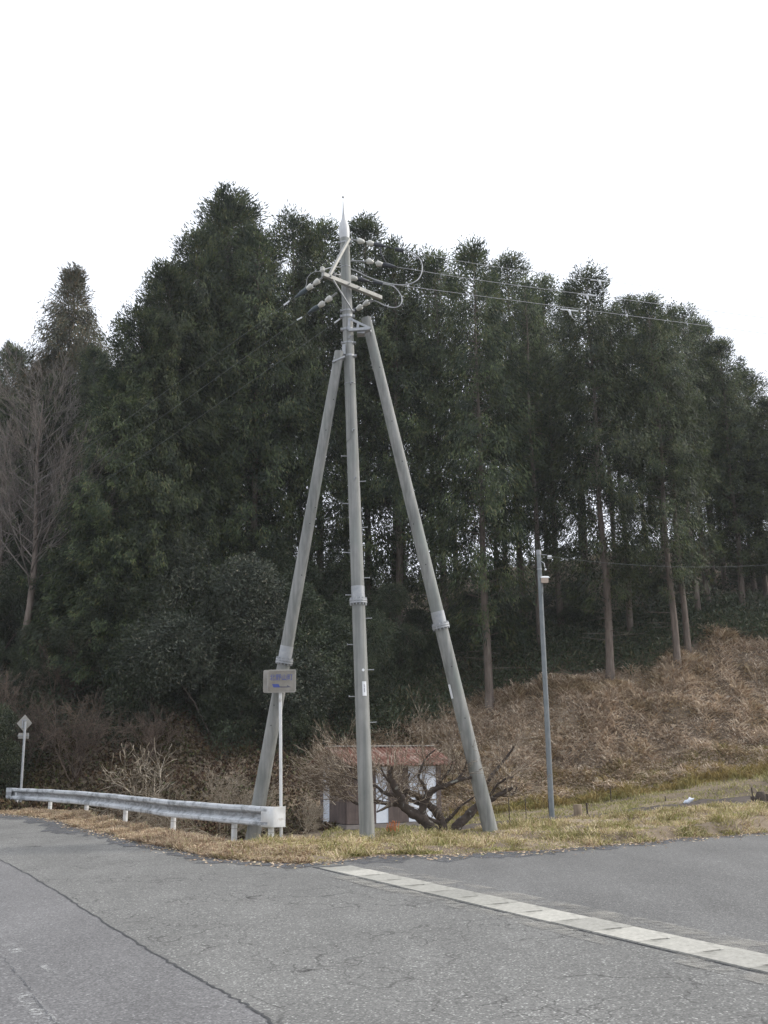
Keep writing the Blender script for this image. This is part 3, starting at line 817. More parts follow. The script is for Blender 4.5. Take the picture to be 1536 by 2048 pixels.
for (pp, Y, lab) in (((1197, 561), 21.15, 'highest and rightmost small white line tag hanging from the top wire'), ((1172, 589), 21.1, 'middle small white line tag with curled tail on the second wire'), ((1137, 620), 21.2, 'lowest small white line tag with curled tail on the bottom right wire')):
    c = at(pp[0], pp[1], Y); rt = empty('line_tag', tuple(c), lab, 'line tag', 'white tags on the wires')
    m = MB(c); m.tube([c + Vector((-.18, 0, .02)), c + Vector((.22, 0, -.03))], .016, 8); m.build('clip', M['plate'], rt)
    m = MB(c); m.tube([c + Vector((.0, 0, 0)), c + Vector((.03, 0, -.05)), c + Vector((.04, 0, -.12))], [.03, .028, .022], 8); m.build('tag_body', M['plate'], rt)
    m = MB(c); m.tube([c + Vector((.04, 0, -.12)), c + Vector((.09, 0, -.20)), c + Vector((.17, 0, -.26)), c + Vector((.25, 0, -.28))], [.009, .008, .006, .004], 6); m.build('tail', M['wire_light'], rt)
# left spans
for (st, sl_, far, Yf, lab) in ((s4[1], (q(165, 990, 19.15), q(118, 1026, 19.2)), (64, 960), 33, 'upper of the two long wires running down left past the big conifer'),
                          (s5[1], (q(272, 1130, 19.5), q(232, 1152, 19.55)), (118, 963), 33, 'middle wire running down left from the lower left insulator string'),
                          (q(600, 1142, 19.5), (q(597, 1143, 19.5), q(550, 1177, 19.55)), (200, 955), 32, 'lowest of the left wires, starting at the pole bracket')):
    f = at(far[0], far[1], Yf); e = f + (f - sl_[1]) * 1.6
    P = [st] + [sl_[0]] + catenary(sl_[1], e, .25, 30)
    o = wire('power_line', P, .0034, M['wire'], lab, 'power line', GW)
    m = MB(P[0]); m.tube([sl_[0], sl_[1]], .016, 8); sv = m.build('sleeve', M['plate'], o)
def loop(pts, r, label):
    ctl = [q(*p) for p in pts]; out = []
    ex = [ctl[0] * 2 - ctl[1]] + ctl + [ctl[-1] * 2 - ctl[-2]]
    for i in range(1, len(ex) - 2):
        for k in range(8):
            t = k / 8; a_, b_, c_, d_ = ex[i - 1], ex[i], ex[i + 1], ex[i + 2]
            out.append(0.5 * ((2 * b_) + (c_ - a_) * t + (2 * a_ - 5 * b_ + 4 * c_ - d_) * t * t + (3 * b_ - a_ - 3 * c_ + d_) * t ** 3))
    out.append(ctl[-1])
    wire('jumper_cable', out, r, M['wire_light'], label, 'cable', 'looping jumper cables')
loop([(1140, 560, 19.42), (1220, 585, 19.4), (1283, 640, 19.35), (1300, 710, 19.3), (1275, 790, 19.25), (1215, 835, 19.2), (1120, 852, 19.3), (1000, 838, 19.5), (850, 790, 19.65), (700, 720, 19.7), (560, 700, 19.6), (452, 722, 18.9)], .012, 'large grey cable loop right of the pole top')
loop([(965, 842, 19.8), (1045, 862, 19.75), (1095, 905, 19.7), (1125, 965, 19.65), (1115, 1020, 19.6), (1065, 1046, 19.6), (985, 1030, 19.7), (900, 990, 19.8), (860, 1000, 19.95)], .012, 'smaller cable loop hanging off the right end of the crossarm')
loop([(440, 735, 18.9), (370, 745, 18.9), (320, 790, 18.95), (310, 850, 19.0), (290, 890, 19.02)], .006, 'short thin cable curving down left from the pin insulator')
m = MB(); m.tube([q(885, 828, 19.85), q(965, 842, 19.8)], .035, 10); o = m.build('jumper_sleeve', M['black']); o.parent = s3[0]; o.matrix_parent_inverse = Matrix.Translation(-s3[0].location)
m = MB(); m.tube([q(640, 1120, 20.2), q(600, 1142, 19.5)], .012, 8); o = m.build('tail_rod', M['galv']); o.parent = s6[0]; o.matrix_parent_inverse = Matrix.Translation(-s6[0].location)

# ------------------------------------------------------------------ guardrail
RT = [(17.6, 1576), (60, 1577.5), (98, 1579), (172, 1583.6), (250, 1590.6), (340, 1600), (461, 1609), (541, 1614)]
RP = [onz(x, y, .66) for x, y in RT]
def guardrail():
    root = empty('guardrail', (RP[-1].x, RP[-1].y, 0), 'white weathered steel guardrail along the left verge with wrapped end piece', 'guardrail')
    O = root.location
    # smooth path
    out = []; ex = [RP[0] * 2 - RP[1]] + RP + [RP[-1] * 2 - RP[-2]]
    for i in range(1, len(ex) - 2):
        for k in range(8):
            t = k / 8; a_, b_, c_, d_ = ex[i - 1], ex[i], ex[i + 1], ex[i + 2]
            out.append(0.5 * ((2 * b_) + (c_ - a_) * t + (2 * a_ - 5 * b_ + 4 * c_ - d_) * t * t + (3 * b_ - a_ - 3 * c_ + d_) * t ** 3))
    out.append(RP[-1])
    prof = [(-.01, 0), (.05, -.01), (.062, -.03), (.062, -.075), (.05, -.09), (-.015, -.13), (-.022, -.15), (-.022, -.20), (-.015, -.22), (.05, -.26), (.062, -.275), (.062, -.32), (.05, -.34), (-.01, -.35)]
    V = []; F = []; n = len(prof)
    for i, p in enumerate(out):
        t = (out[min(i + 1, len(out) - 1)] - out[max(i - 1, 0)]); t.z = 0; t.normalize()
        nn = Vector((t.y, -t.x, 0))
        if nn.y > 0: nn = -nn
        wv = 0.004 * math.sin(i * .9)
        for (o_, z_) in prof: V.append(tuple(p + nn * o_ + Vector((0, 0, z_ + wv)) - O))
        if i:
            for k in range(n - 1): F.append(((i - 1) * n + k, i * n + k, i * n + k + 1, (i - 1) * n + k + 1))
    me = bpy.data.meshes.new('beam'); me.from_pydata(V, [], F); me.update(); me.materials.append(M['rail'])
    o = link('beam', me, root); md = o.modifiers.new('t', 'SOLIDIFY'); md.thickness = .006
    # end piece: rounded wrap
    E = RP[-1]; t = (RP[-1] - RP[-2]); t.z = 0; t.normalize(); nn = Vector((t.y, -t.x, 0))
    if nn.y > 0: nn = -nn
    path = [E - t * .22 + nn * .062, E + t * .04 + nn * .062]
    for k in range(8):
        a = math.pi * .5 * k / 7; path.append(E + t * (.04 + .07 * math.sin(a)) + nn * (-.01 + .072 * math.cos(a)))
    path.append(E + t * .11 - nn * .26)
    V = []; F = []
    for i, p in enumerate(path):
        for z_ in (.006, -.006, -.35, -.362): V.append(tuple(p + Vector((0, 0, z_)) - (nn * (.014 if z_ in (.006, -.362) else 0)) - O))
        if i:
            for k in range(3): F.append(((i - 1) * 4 + k, i * 4 + k, i * 4 + k + 1, (i - 1) * 4 + k + 1))
    me = bpy.data.meshes.new('end_piece'); me.from_pydata(V, [], F); me.update(); me.materials.append(M['white_paint'])
    me.polygons.foreach_set('use_smooth', [True] * len(me.polygons))
    o = link('end_piece', me, root); md = o.modifiers.new('t', 'SOLIDIFY'); md.thickness = .006
    # far end cap
    b = MB(O); p = RP[0]; t2 = (RP[1] - RP[0]).normalized(); n2 = Vector((t2.y, -t2.x, 0)); n2 = n2 if n2.y < 0 else -n2
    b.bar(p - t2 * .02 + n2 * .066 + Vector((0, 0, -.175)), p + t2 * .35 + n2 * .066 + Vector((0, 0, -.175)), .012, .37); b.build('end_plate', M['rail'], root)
    # posts
    for (px, py) in ((29, 1576.6), (96, 1579), (168, 1583.4), (245, 1590), (340, 1600), (461, 1609), (534, 1613.6)):
        p = onz(px, py, .66); i_ = min(range(len(RP) - 1), key=lambda k: (RP[k].lerp(RP[k + 1], .5) - p).length); tt = RP[i_ + 1] - RP[i_]; tt.z = 0; tt.normalize(); nb_ = Vector((tt.y, -tt.x, 0)); nb_ = nb_ if nb_.y > 0 else -nb_
        c = p + nb_ * .10; c.z = 0; zb = hz1(c.x, c.y) - .15
        b = MB(O)
        b.tube([c + Vector((0, 0, zb)), c + Vector((0, 0, .6))], .058, 18); po = b.build('post', M['white_paint'], root)
        b = MB(O); b.tube([c + Vector((0, 0, .20)), c + Vector((0, 0, .207))], .0605, 18); b.build('band', M['band_dark'], po)
    return root
guardrail()

# direction sign
def sign():
    Y = RP[-1].y + .18
    B = at(562, 1690, Y); T = at(560.5, 1388, Y - .02)
    root = empty('direction_sign', (B.x, B.y, 0), 'weathered brown-grey place name sign with blue characters and arrow on a slim white post', 'road sign')
    O = root.location
    b = MB(O); b.tube([Vector((B.x, B.y, .1)), T + Vector((0, 0, .1))], .031, 16); b.build('post', M['white_paint'], root)
    yaw = R_(-4)
    Rz = Matrix.Rotation(yaw, 3, 'Z')
    def board(c, w_, h_, th, mat, nm, par, rad=.03):
        bm = bmesh.new(); vv = []
        for (sx, sz, a0) in ((1, 1, 0), (-1, 1, 90), (-1, -1, 180), (1, -1, 270)):
            for k in range(5):
                a = R_(a0 + 90 * k / 4); vv.append(bm.verts.new((sx * (w_ / 2 - rad) + rad * math.cos(a), 0, sz * (h_ / 2 - rad) + rad * math.sin(a))))
        f = bm.faces.new(vv); r = bmesh.ops.extrude_face_region(bm, geom=[f])
        for g in r['geom']:
            if isinstance(g, bmesh.types.BMVert): g.co.y += th
        bmesh.ops.recalc_face_normals(bm, faces=bm.faces)
        for v in bm.verts: v.co = Rz @ v.co + c - O
        me = bpy.data.meshes.new(nm); bm.to_mesh(me); bm.free(); me.materials.append(mat); return link(nm, me, par)
    Yf = Y - .10
    c = at(563, 1362, Yf); tl = at(534.5, 1339, Yf); br = at(591.5, 1384.5, Yf)
    w_, h_ = br.x - tl.x, tl.z - br.z
    rim = board(c, w_, h_, .02, M['sign_rim'], 'front_board', root)
    fc = board(c + Rz @ Vector((0, -.004, 0)), w_ - .045, h_ - .045, .01, M['sign_face'], 'sign_face', rim, .02)
    back = board(at(553.5, 1362.5, Yf + .17), w_ * .96, h_ * 1.0, .02, M['sign_rim'], 'back_board', root)
    b = MB(O); b.box(c + Vector((-.05, .1, .10)), (w_ * .9, .03, .035), Rz); b.box(c + Vector((-.05, .1, -.10)), (w_ * .9, .03, .035), Rz); b.build('mount_rail', M['dull_steel'], root)
    # lettering
    def txt(s, cx, cy, wpx, hpx):
        cu = bpy.data.curves.new('lettering', 'FONT'); cu.body = s; cu.size = 1; cu.offset = 0.0; cu.extrude = 0.0; cu.align_x = 'CENTER'; cu.align_y = 'CENTER'
        ob = bpy.data.objects.new('tmp', cu); col.objects.link(ob)
        dg = bpy.context.evaluated_depsgraph_get(); dg.update()
        me = bpy.data.meshes.new_from_object(ob.evaluated_get(dg)); bpy.data.objects.remove(ob)
        co = np.empty(len(me.vertices) * 3); me.vertices.foreach_get('co', co); co = co.reshape(-1, 3)
        mn, mx = co.min(0), co.max(0)
        a = at(cx - wpx / 2, cy, Yf); bb = at(cx + wpx / 2, cy, Yf); u_ = at(cx, cy - hpx / 2, Yf); dn = at(cx, cy + hpx / 2, Yf)
        W_, H_ = bb.x - a.x, u_.z - dn.z; C = at(cx, cy, Yf)
        out = []
        for v in co:
            x = ((v[0] - mn[0]) / (mx[0] - mn[0]) - .5) * W_ + (C.x - c.x); z = ((v[1] - mn[1]) / (mx[1] - mn[1]) - .5) * H_ + (C.z - c.z)
            out.append(tuple(c + Rz @ Vector((x, -.0075, z)) - O))
        me2 = bpy.data.meshes.new('lettering'); me2.from_pydata(out, [], [tuple(p.vertices) for p in me.polygons]); me2.update(); me2.materials.append(M['blue'])
        o = link('lettering', me2, rim)
    txt('北野山町', 562.5, 1354.5, 46, 12.5)
    def poly(pix, mat, nm):
        V = []
        for (x, y) in pix:
            p = at(x, y, Yf); V.append(tuple(c + Rz @ Vector((p.x - c.x, -.0075, p.z - c.z)) - O))
        me = bpy.data.meshes.new(nm); me.from_pydata(V, [], [tuple(range(len(V)))]); me.update(); me.materials.append(mat); link(nm, me, rim)
    s_ = 12.8
    zz = lambda X, Y_: (500 + X / s_, 1320 + Y_ / s_)
    poly([zz(565, 615), zz(730, 615), zz(775, 700), zz(600, 700)], M['blue'], 'arrow_tail')
    poly([zz(760, 678), zz(950, 678), zz(950, 640), zz(1055, 697), zz(950, 703), zz(775, 703)], M['faded'], 'arrow_head')
sign()

# road sign seen from behind on the far left
def back_sign():
    Y = onz(40, 1576.8, .66).y + .28
    B = at(40.5, 1608, Y); T = at(50.8, 1443, Y)
    root = empty('warning_sign', (B.x, B.y, 0), 'back of a diamond road sign on a grey post at the far guardrail end', 'road sign')
    O = root.location
    b = MB(O); b.tube([B + Vector((0, 0, -.3)), T], .038, 14); b.build('post', M['galv'], root)
    c = at(47.5, 1446.5, Y - .0) + Vector((0, .06, 0)); hw = (at(62.5, 1446, Y).x - at(32, 1446, Y).x) / 2; hh = (at(48, 1429, Y).z - at(48, 1464, Y).z) / 2
    V = [c + Vector(p) for p in ((0, 0, hh), (hw, 0, 0), (0, 0, -hh), (-hw, 0, 0), (0, .012, hh), (hw, .012, 0), (0, .012, -hh), (-hw, .012, 0))]
    me = bpy.data.meshes.new('diamond_plate'); me.from_pydata([tuple(v - O) for v in V], [], [(0, 1, 2, 3), (7, 6, 5, 4), (0, 4, 5, 1), (1, 5, 6, 2), (2, 6, 7, 3), (3, 7, 4, 0)]); me.update(); me.materials.append(M['sign_rim'])
    link('diamond_plate', me, root)
    b = MB(O); b.box(c + Vector((.0, -.02, .10)), (.18, .02, .03)); b.box(c + Vector((.0, -.02, -.12)), (.16, .02, .03)); b.box(c + Vector((-.05, -.02, 0)), (.03, .02, .2)); b.build('bracket', M['galv'], root)
    c2 = at(46, 1471.5, Y) + Vector((0, .055, 0)); b = MB(O); b.box(c2, (.34, .012, .18)); b.build('small_plate', M['sign_rim'], root, .003)
    b = MB(O); b.box(c2 + Vector((0, -.03, .0)), (.36, .03, .03)); b.build('bracket', M['dull_steel'], root)
back_sign()

# ------------------------------------------------------------------ small pole with lamp
def small_pole():
    Y = 31.0
    B = at(1104, 1640, Y); T = at(1077, 1101, Y)
    root = empty('lamp_pole', tuple(B), 'slim grey pole with small lamp near its top, in front of the dry bank', 'lamp pole')
    O = B; b = MB(O)
    P = [B.lerp(T, -.04 + 1.04 * i / 10) for i in range(11)]
    b.tube(P, [.088 - .02 * i / 10 for i in range(11)], 20); b.build('shaft', M['pole_dark'], root)
    d = (T - B).normalized()
    b = MB(O); b.tube([T - d * .14, T + d * .01], .078, 20); b.tube([T - d * .62, T - d * .58], .078, 20); b.build('band', M['dull_steel'], root)
    # insulator
    i0 = at(1083, 1109, Y); i1 = at(1094, 1110, Y)
    b = MB(O); b.tube([i0, i1], .012, 6); b.build('hook', M['galv'], root)
    b = MB(O); b.box(at(1099, 1113, Y), (.12, .1, .07)); b.box(at(1099, 1117, Y), (.14, .05, .02)); b.build('spool_insulator', M['plate'], root, .01)
    b = MB(O); b.tube([at(1083, 1123, Y), at(1088, 1126, Y), at(1090, 1135, Y)], .01, 6); b.sphere(at(1091, 1139, Y), .035, 10); b.build('small_insulator', M['plate'], root)
    # lamp head
    c = at(1089, 1160, Y - .05)
    b = MB(O); Rm = Matrix.Rotation(R_(18), 3, 'X') @ Matrix.Rotation(R_(0), 3, 'Y')
    b.box(c, (.22, .20, .16), Rm); lh = b.build('lamp_head', M['light_casing'], root, .02)
    b = MB(O); b.box(c + Vector((.01, 0, .095)), (.27, .27, .02), Rm); b.build('lamp_hood', M['plate'], lh)
    b = MB(O); b.bar(at(1081, 1163, Y), c, .04, .04); b.build('lamp_arm', M['galv'], root)
    b = MB(O); b.tube([at(1084, 1166, Y - .08), at(1086, 1176, Y - .1), at(1086, 1184, Y - .1), at(1083, 1190, Y - .09)], .014, 6); b.build('loose_cable', M['wire'], root)
    P = catenary(at(1102, 1113, Y), at(1536, 1119, Y + 1), .35, 24)
    P = catenary(at(1102, 1113, Y), at(1700, 1112, Y + 1), .35, 30)
    wire('service_wire', P, .005, M['wire'], 'thin wire running right from the small insulator of the lamp pole', 'wire')
M['pole_dark'] = mat_mottled('pole_dark', (0.12, 0.14, 0.15), (0.19, 0.205, 0.21), 5, 0.6)
small_pole()

# ------------------------------------------------------------------ shed
def shed():
    ang = R_(28)
    C = at(694, 1657, 33.5)                     # front-left corner
    zg = C.z
    root = empty('shed', (C.x, C.y, zg), 'small shed with brown and white walls and rusty corrugated roof behind the bare tree', 'shed', None, ang)
    Wd, Dp, H = 3.55, 2.1, 1.98
    b = MB()
    def wallx(x0, x1, mat, nm, z1=H, y=0.0, par=root):
        m = MB(); m.box(((x0 + x1) / 2, y + .04, z1 / 2 + .06), (x1 - x0, .08, z1 - .12)); return m.build(nm, mat, par)
    # footing
    m = MB(); m.box((Wd / 2, Dp / 2, .03), (Wd + .06, Dp + .06, .14)); m.build('footing', M['wall_grey'], root)
    xs = [(0, 1.06, 'wall_brown'), (1.06, 1.52, 'wall_white'), (1.52, 2.28, 'wall_brown2'), (2.28, 3.36, 'wall_white'), (3.36, Wd, 'wall_brown')]
    names = {'wall_brown': 'wall_panel', 'wall_white': 'white_panel', 'wall_brown2': 'wall_panel'}
    for (a, c_, k) in xs: wallx(a + .002, c_ - .002, M[k.replace('2', '')], names[k], y=0 if k != 'wall_white' else .02)
    # side wall (left)
    for (a, c_, k) in ((.02, 1.27, 'wall_brown'), (1.27, 1.75, 'wall_white'), (1.75, Dp - .085, 'wall_brown')):
        m = MB(); m.box((.04, (a + c_) / 2 + .08, H / 2 + .06), (.08, c_ - a - .004, H - .12)); m.build(names[k], M[k], root)
    m = MB(); m.box((Wd - .04, Dp / 2, H / 2 + .06), (.08, Dp - .1, H - .12)); m.build('wall_panel', M['wall_brown'], root)
    m = MB(); m.box((Wd / 2, Dp - .04, H / 2 + .06), (Wd - .1, .08, H - .12)); m.build('wall_panel', M['wall_brown'], root)
    m = MB(); m.box((2.84, -.003, 1.0), (.03, .03, 1.8)); m.box((2.84, -.003, .80), (1.0, .024, .05)); m.build('panel_rail', M['wall_grey'], root)
    # roof beam + gable
    m = MB(); m.box((Wd / 2, .02, H - .04), (Wd + .3, .10, .08)); m.build('eave_beam', M['wood_old'], root)
    for k in range(6): m = MB(); m.bar((.1 + k * (Wd - .2) / 5, -.35, H - .04), (.1 + k * (Wd - .2) / 5, 1.0, H + .46), .05, .06); m.build('rafter', M['wood_old'], root)
    for gx in (.04, Wd - .04):
        me = bpy.data.meshes.new('gable'); me.from_pydata([(gx - .035, .02, H), (gx - .035, Dp - .02, H), (gx - .035, 1.05, H + .42), (gx + .035, .02, H), (gx + .035, Dp - .02, H), (gx + .035, 1.05, H + .42)], [], [(0, 2, 1), (3, 4, 5), (0, 1, 4, 3), (1, 2, 5, 4), (2, 0, 3, 5)]); me.materials.append(M['wall_brown']); link('gable', me, root)
    # corrugated roof: ridge at the back
    nx = 240; x0, x1 = -.25, Wd + .3; V = []; F = []
    ysl = [-.5, .3, 1.05, 1.8, 2.6]
    for j, y in enumerate(ysl):
        for i in range(nx + 1):
            x = x0 + (x1 - x0) * i / nx
            z = 1.96 + (1.55 - abs(y - 1.05)) * .38 + .036 * math.sin(x / .16 * 2 * math.pi)
            V.append((x, y, z))
    for j in range(len(ysl) - 1):
        for i in range(nx): a = j * (nx + 1) + i; F.append((a, a + 1, a + nx + 2, a + nx + 1))
    o = link('roof', npmesh('roof', V, F, M['roof'], True), root)
    md = o.modifiers.new('t', 'SOLIDIFY'); md.thickness = .01
    m = MB(); m.box(((x0 + x1) / 2, 1.05, 1.96 + 1.55 * .38 + .03), (x1 - x0 + .04, .2, .035)); m.build('ridge_cap', M['sign_rim'], o)
shed()

# ------------------------------------------------------------------ twiggy plants
def grow(rng, p, d, L, r, level, segs, spread=0.5, kids=3, wob=0.25, up=0.0, shrink=.68, nseg=4, minr=.003):
    p = Vector(p); d = Vector(d).normalized(); sl_ = L / nseg
    r1 = max(minr, r * .55)
    for i in range(nseg):
        d = (d + Vector((rng.gauss(0, wob), rng.gauss(0, wob), rng.gauss(0, wob) + up)) * .5).normalized()
        p2 = p + d * sl_
        ra = r + (r1 - r) * i / nseg; rb = r + (r1 - r) * (i + 1) / nseg
        segs.append((*p, *p2, ra, rb))
        if level > 0 and i >= 1 - (level < 2):
            for _ in range(kids if i == nseg - 1 else max(1, kids - 1)):
                a = rng.uniform(0, 2 * math.pi); s = spread * rng.uniform(.6, 1.4)
                x = d.orthogonal().normalized(); y = d.cross(x)
                nd = (d + (x * math.cos(a) + y * math.sin(a)) * s).normalized()
                grow(rng, p2, nd, L * shrink * rng.uniform(.7, 1.2), rb * .7, level - 1, segs, spread, kids, wob, up, shrink, nseg, minr)
        p = p2
    return segs

def plum():
    rng = random.Random(12)
    Y0 = 20.9
    z3 = lambda X, Y_, dep=0.0: at(480 + X / 2.56, 1300 + Y_ / 2.56, Y0 + dep)
    B = z3(1030, 955)
    root = empty('bare_fruit_tree', tuple(B), 'low spreading bare fruit tree with gnarled dark lichen-spotted trunks, between the middle and right poles', 'tree')
    limbs = [  # points (X,Y,depth) , r0, r1
        ([(1020, 975, 0), (985, 925, 0), (940, 872, -.05), (880, 830, -.1), (835, 795, -.15), (820, 750, -.2), (790, 700, -.3), (768, 650, -.35), (772, 610, -.4)], .092, .032),
        ([(925, 862, -.05), (938, 800, -.1), (960, 748, -.15), (1000, 712, -.2), (1060, 690, -.3), (1110, 668, -.35), (1185, 650, -.4)], .066, .022),
        ([(1040, 970, .1), (1040, 900, .1), (1020, 850, .15), (975, 800, .2), (930, 760, .25), (870, 730, .3), (810, 700, .35), (770, 690, .4)], .075, .03),
        ([(1070, 960, .15), (1110, 905, .2), (1160, 850, .3), (1215, 800, .4), (1270, 770, .5), (1330, 740, .5), (1395, 705, .5)], .088, .024),
        ([(1215, 800, .4), (1240, 730, .5), (1285, 650, .6), (1330, 590, .7), (1380, 530, .7), (1405, 490, .7)], .04, .014),
        ([(1030, 890, .1), (985, 870, 0), (950, 850, 0)], .03, .02),
        ([(1050, 880, .1), (1090, 845, 0), (1130, 800, -.1), (1195, 755, -.2)], .034, .012),
        ([(835, 800, -.15), (790, 790, -.1), (740, 785, 0), (690, 775, .1), (610, 790, .2), (560, 762, .3), (520, 742, .3), (480, 740, .35)], .036, .014),
        ([(820, 750, -.2), (770, 740, -.1), (735, 730, 0), (700, 700, 0), (640, 690, .1), (590, 660, .2), (540, 640, .25)], .034, .011),
        ([(810, 780, -.1), (760, 800, -.2), (700, 830, -.3)], .03, .012),
        ([(960, 748, -.15), (940, 690, -.2), (915, 655, -.25), (930, 600, -.3), (955, 550, -.3), (1000, 510, -.3)], .03, .010),
        ([(975, 800, .2), (920, 790, .3), (880, 770, .4), (850, 740, .5), (850, 690, .5), (870, 630, .5)], .032, .012),
        ([(1000, 712, -.2), (1035, 660, -.3), (1070, 620, -.3), (1090, 570, -.35)], .028, .010),
        ([(1110, 668, -.35), (1145, 620, -.3), (1160, 570, -.3)], .02, .009),
        ([(1270, 770, .5), (1310, 700, .4), (1360, 660, .3), (1400, 650, .3)], .026, .010),
        ([(790, 700, -.3), (745, 650, -.2), (720, 600, -.1)], .024, .010),
        ([(1330, 740, .5), (1360, 745, .7), (1400, 735, .8), (1420, 700, .8)], .024, .010),
    ]
    tr = MB(B); segs = []
    for li, (pts, r0, r1) in enumerate(limbs):
        P = [z3(*p) for p in pts]; out = []
        ex = [P[0] * 2 - P[1]] + P + [P[-1] * 2 - P[-2]]
        for i in range(1, len(ex) - 2):
            for k in range(5):
                t = k / 5; a_, b_, c_, d_ = ex[i - 1], ex[i], ex[i + 1], ex[i + 2]
                v = 0.5 * ((2 * b_) + (c_ - a_) * t + (2 * a_ - 5 * b_ + 4 * c_ - d_) * t * t + (3 * b_ - a_ - 3 * c_ + d_) * t ** 3)
                out.append(v + Vector([rng.gauss(0, r0 * .09) for _ in range(3)]))
        out.append(P[-1]); n = len(out)
        R = [1.34 * (r0 + (r1 - r0) * i / (n - 1)) * rng.uniform(.86, 1.16) * (1.25 if li < 4 and i == 0 else 1) for i in range(n)]
        (tr if r0 > .05 else tr).tube(out, R, 12)
        # shoots
        for i in range(3 if r0 > .05 else 1, n):
            f = i / n
            if r0 > .05 and f < .45: continue
            for _ in range(2 if rng.random() < .55 else 1):
                if rng.random() < .42:
                    dd = Vector((rng.gauss(0, .75), rng.gauss(0, .6), rng.uniform(.0, 1.0)))
                    grow(rng, out[i] - B, dd, rng.uniform(.22, .55), min(R[i] * .45, .009), 1 if rng.random() < .75 else 2, segs, .55, 2, .3, .05, .6, 4, .0028)
    # long shoots fanning out on the left side and tips
    for (c, n_, dx) in (((500, 720, .3), 32, -1), ((560, 660, .2), 24, -1), ((600, 760, .2), 14, -.7), ((640, 690, .1), 12, -.5), ((1380, 690, .4), 8, .6), ((1390, 540, .6), 5, .5), ((1090, 600, -.3), 8, .1), ((950, 570, -.3), 5, 0), ((770, 620, -.3), 8, -.2), ((700, 640, 0), 6, -.6)):
        for _ in range(n_):
            s = z3(c[0] + rng.gauss(0, 28), c[1] + rng.gauss(0, 28), c[2] + rng.gauss(0, .15)) - B
            dd = Vector((dx * rng.uniform(.3, 1.2) + rng.gauss(0, .25), rng.gauss(0, .45), rng.uniform(-.05, 1.1)))
            grow(rng, s, dd, rng.uniform(.4, .85), .008, 1 if rng.random() < .7 else 2, segs, .4, 2, .18, .05, .6, 5, .0028)
    tr.build('trunk', M['bark_dark'], root)
    V, F = seg_tubes(segs, 4); link('twigs', npmesh('twigs', V, F, M['twig_plum'], True), root)
plum()

def bare_shrub_mesh(seed, h, n_st, mat, spread=.5, lvl=2, up=.05, r=.02, tilt=.5, wob=.3, kids=3, minr=.004):
    rng = random.Random(seed); segs = []
    for _ in range(n_st):
        d = Vector((rng.gauss(0, tilt), rng.gauss(0, tilt), 1))
        grow(rng, (rng.gauss(0, h * .06), rng.gauss(0, h * .06), -.1), d, h * rng.uniform(.4, .62), r * rng.uniform(.6, 1), lvl, segs, spread, kids, wob, up, .6, 5, minr)
    V, F = seg_tubes(segs, 4); return npmesh('branches', V, F, mat, True)
def place(name, me, loc, label, cat, group, s=1.0, rz=0.0, part='branches'):
    root = empty(name, loc, label, cat, group, rz); root.scale = (s, s, s) if not hasattr(s, '__len__') else s
    link(part, me, root); return root

sh_pale = bare_shrub_mesh(5, 1.9, 7, M['twig_pale'], .6, 3, .02, .018, .75, .36, 2, .0035)
sh_pale2 = bare_shrub_mesh(8, 1.9, 8, M['twig_pale'], .7, 3, -.02, .016, .95, .45, 2, .0035)
sh_brown = bare_shrub_mesh(15, 3.6, 8, M['twig_brown'], .5, 3, .04, .03, .4, .3, 2, .007)
sh_branch = bare_shrub_mesh(21, 3.2, 2, M['twig_pale'], .8, 2, .0, .04, .7, .4, 3, .008)
G_SH = 'leafless shrubs on the bank'
for (px, py, me, s, lab) in ((442, 1640, sh_pale, 1.15, 'pale leafless shrub with fanned branches behind the guardrail, left of the left strut'),
                             (345, 1625, sh_pale2, 1.0, 'low tangled leafless shrub just above the middle of the guardrail'),
                             (505, 1630, sh_pale2, .85, 'low pale twiggy shrub hidden half behind the left strut'),
                             (600, 1640, sh_pale, .7, 'small pale twiggy shrub right of the sign post, behind the verge'),
                             (285, 1610, sh_pale2, .8, 'faint bare shrub above the guardrail left of the tangled one')):
    p = at(px, py, 31.5 if px < 560 else 31); z = hz1(p.x, p.y)
    place('leafless_shrub', me, (p.x, p.y, z), lab, 'shrub', G_SH, s, px)

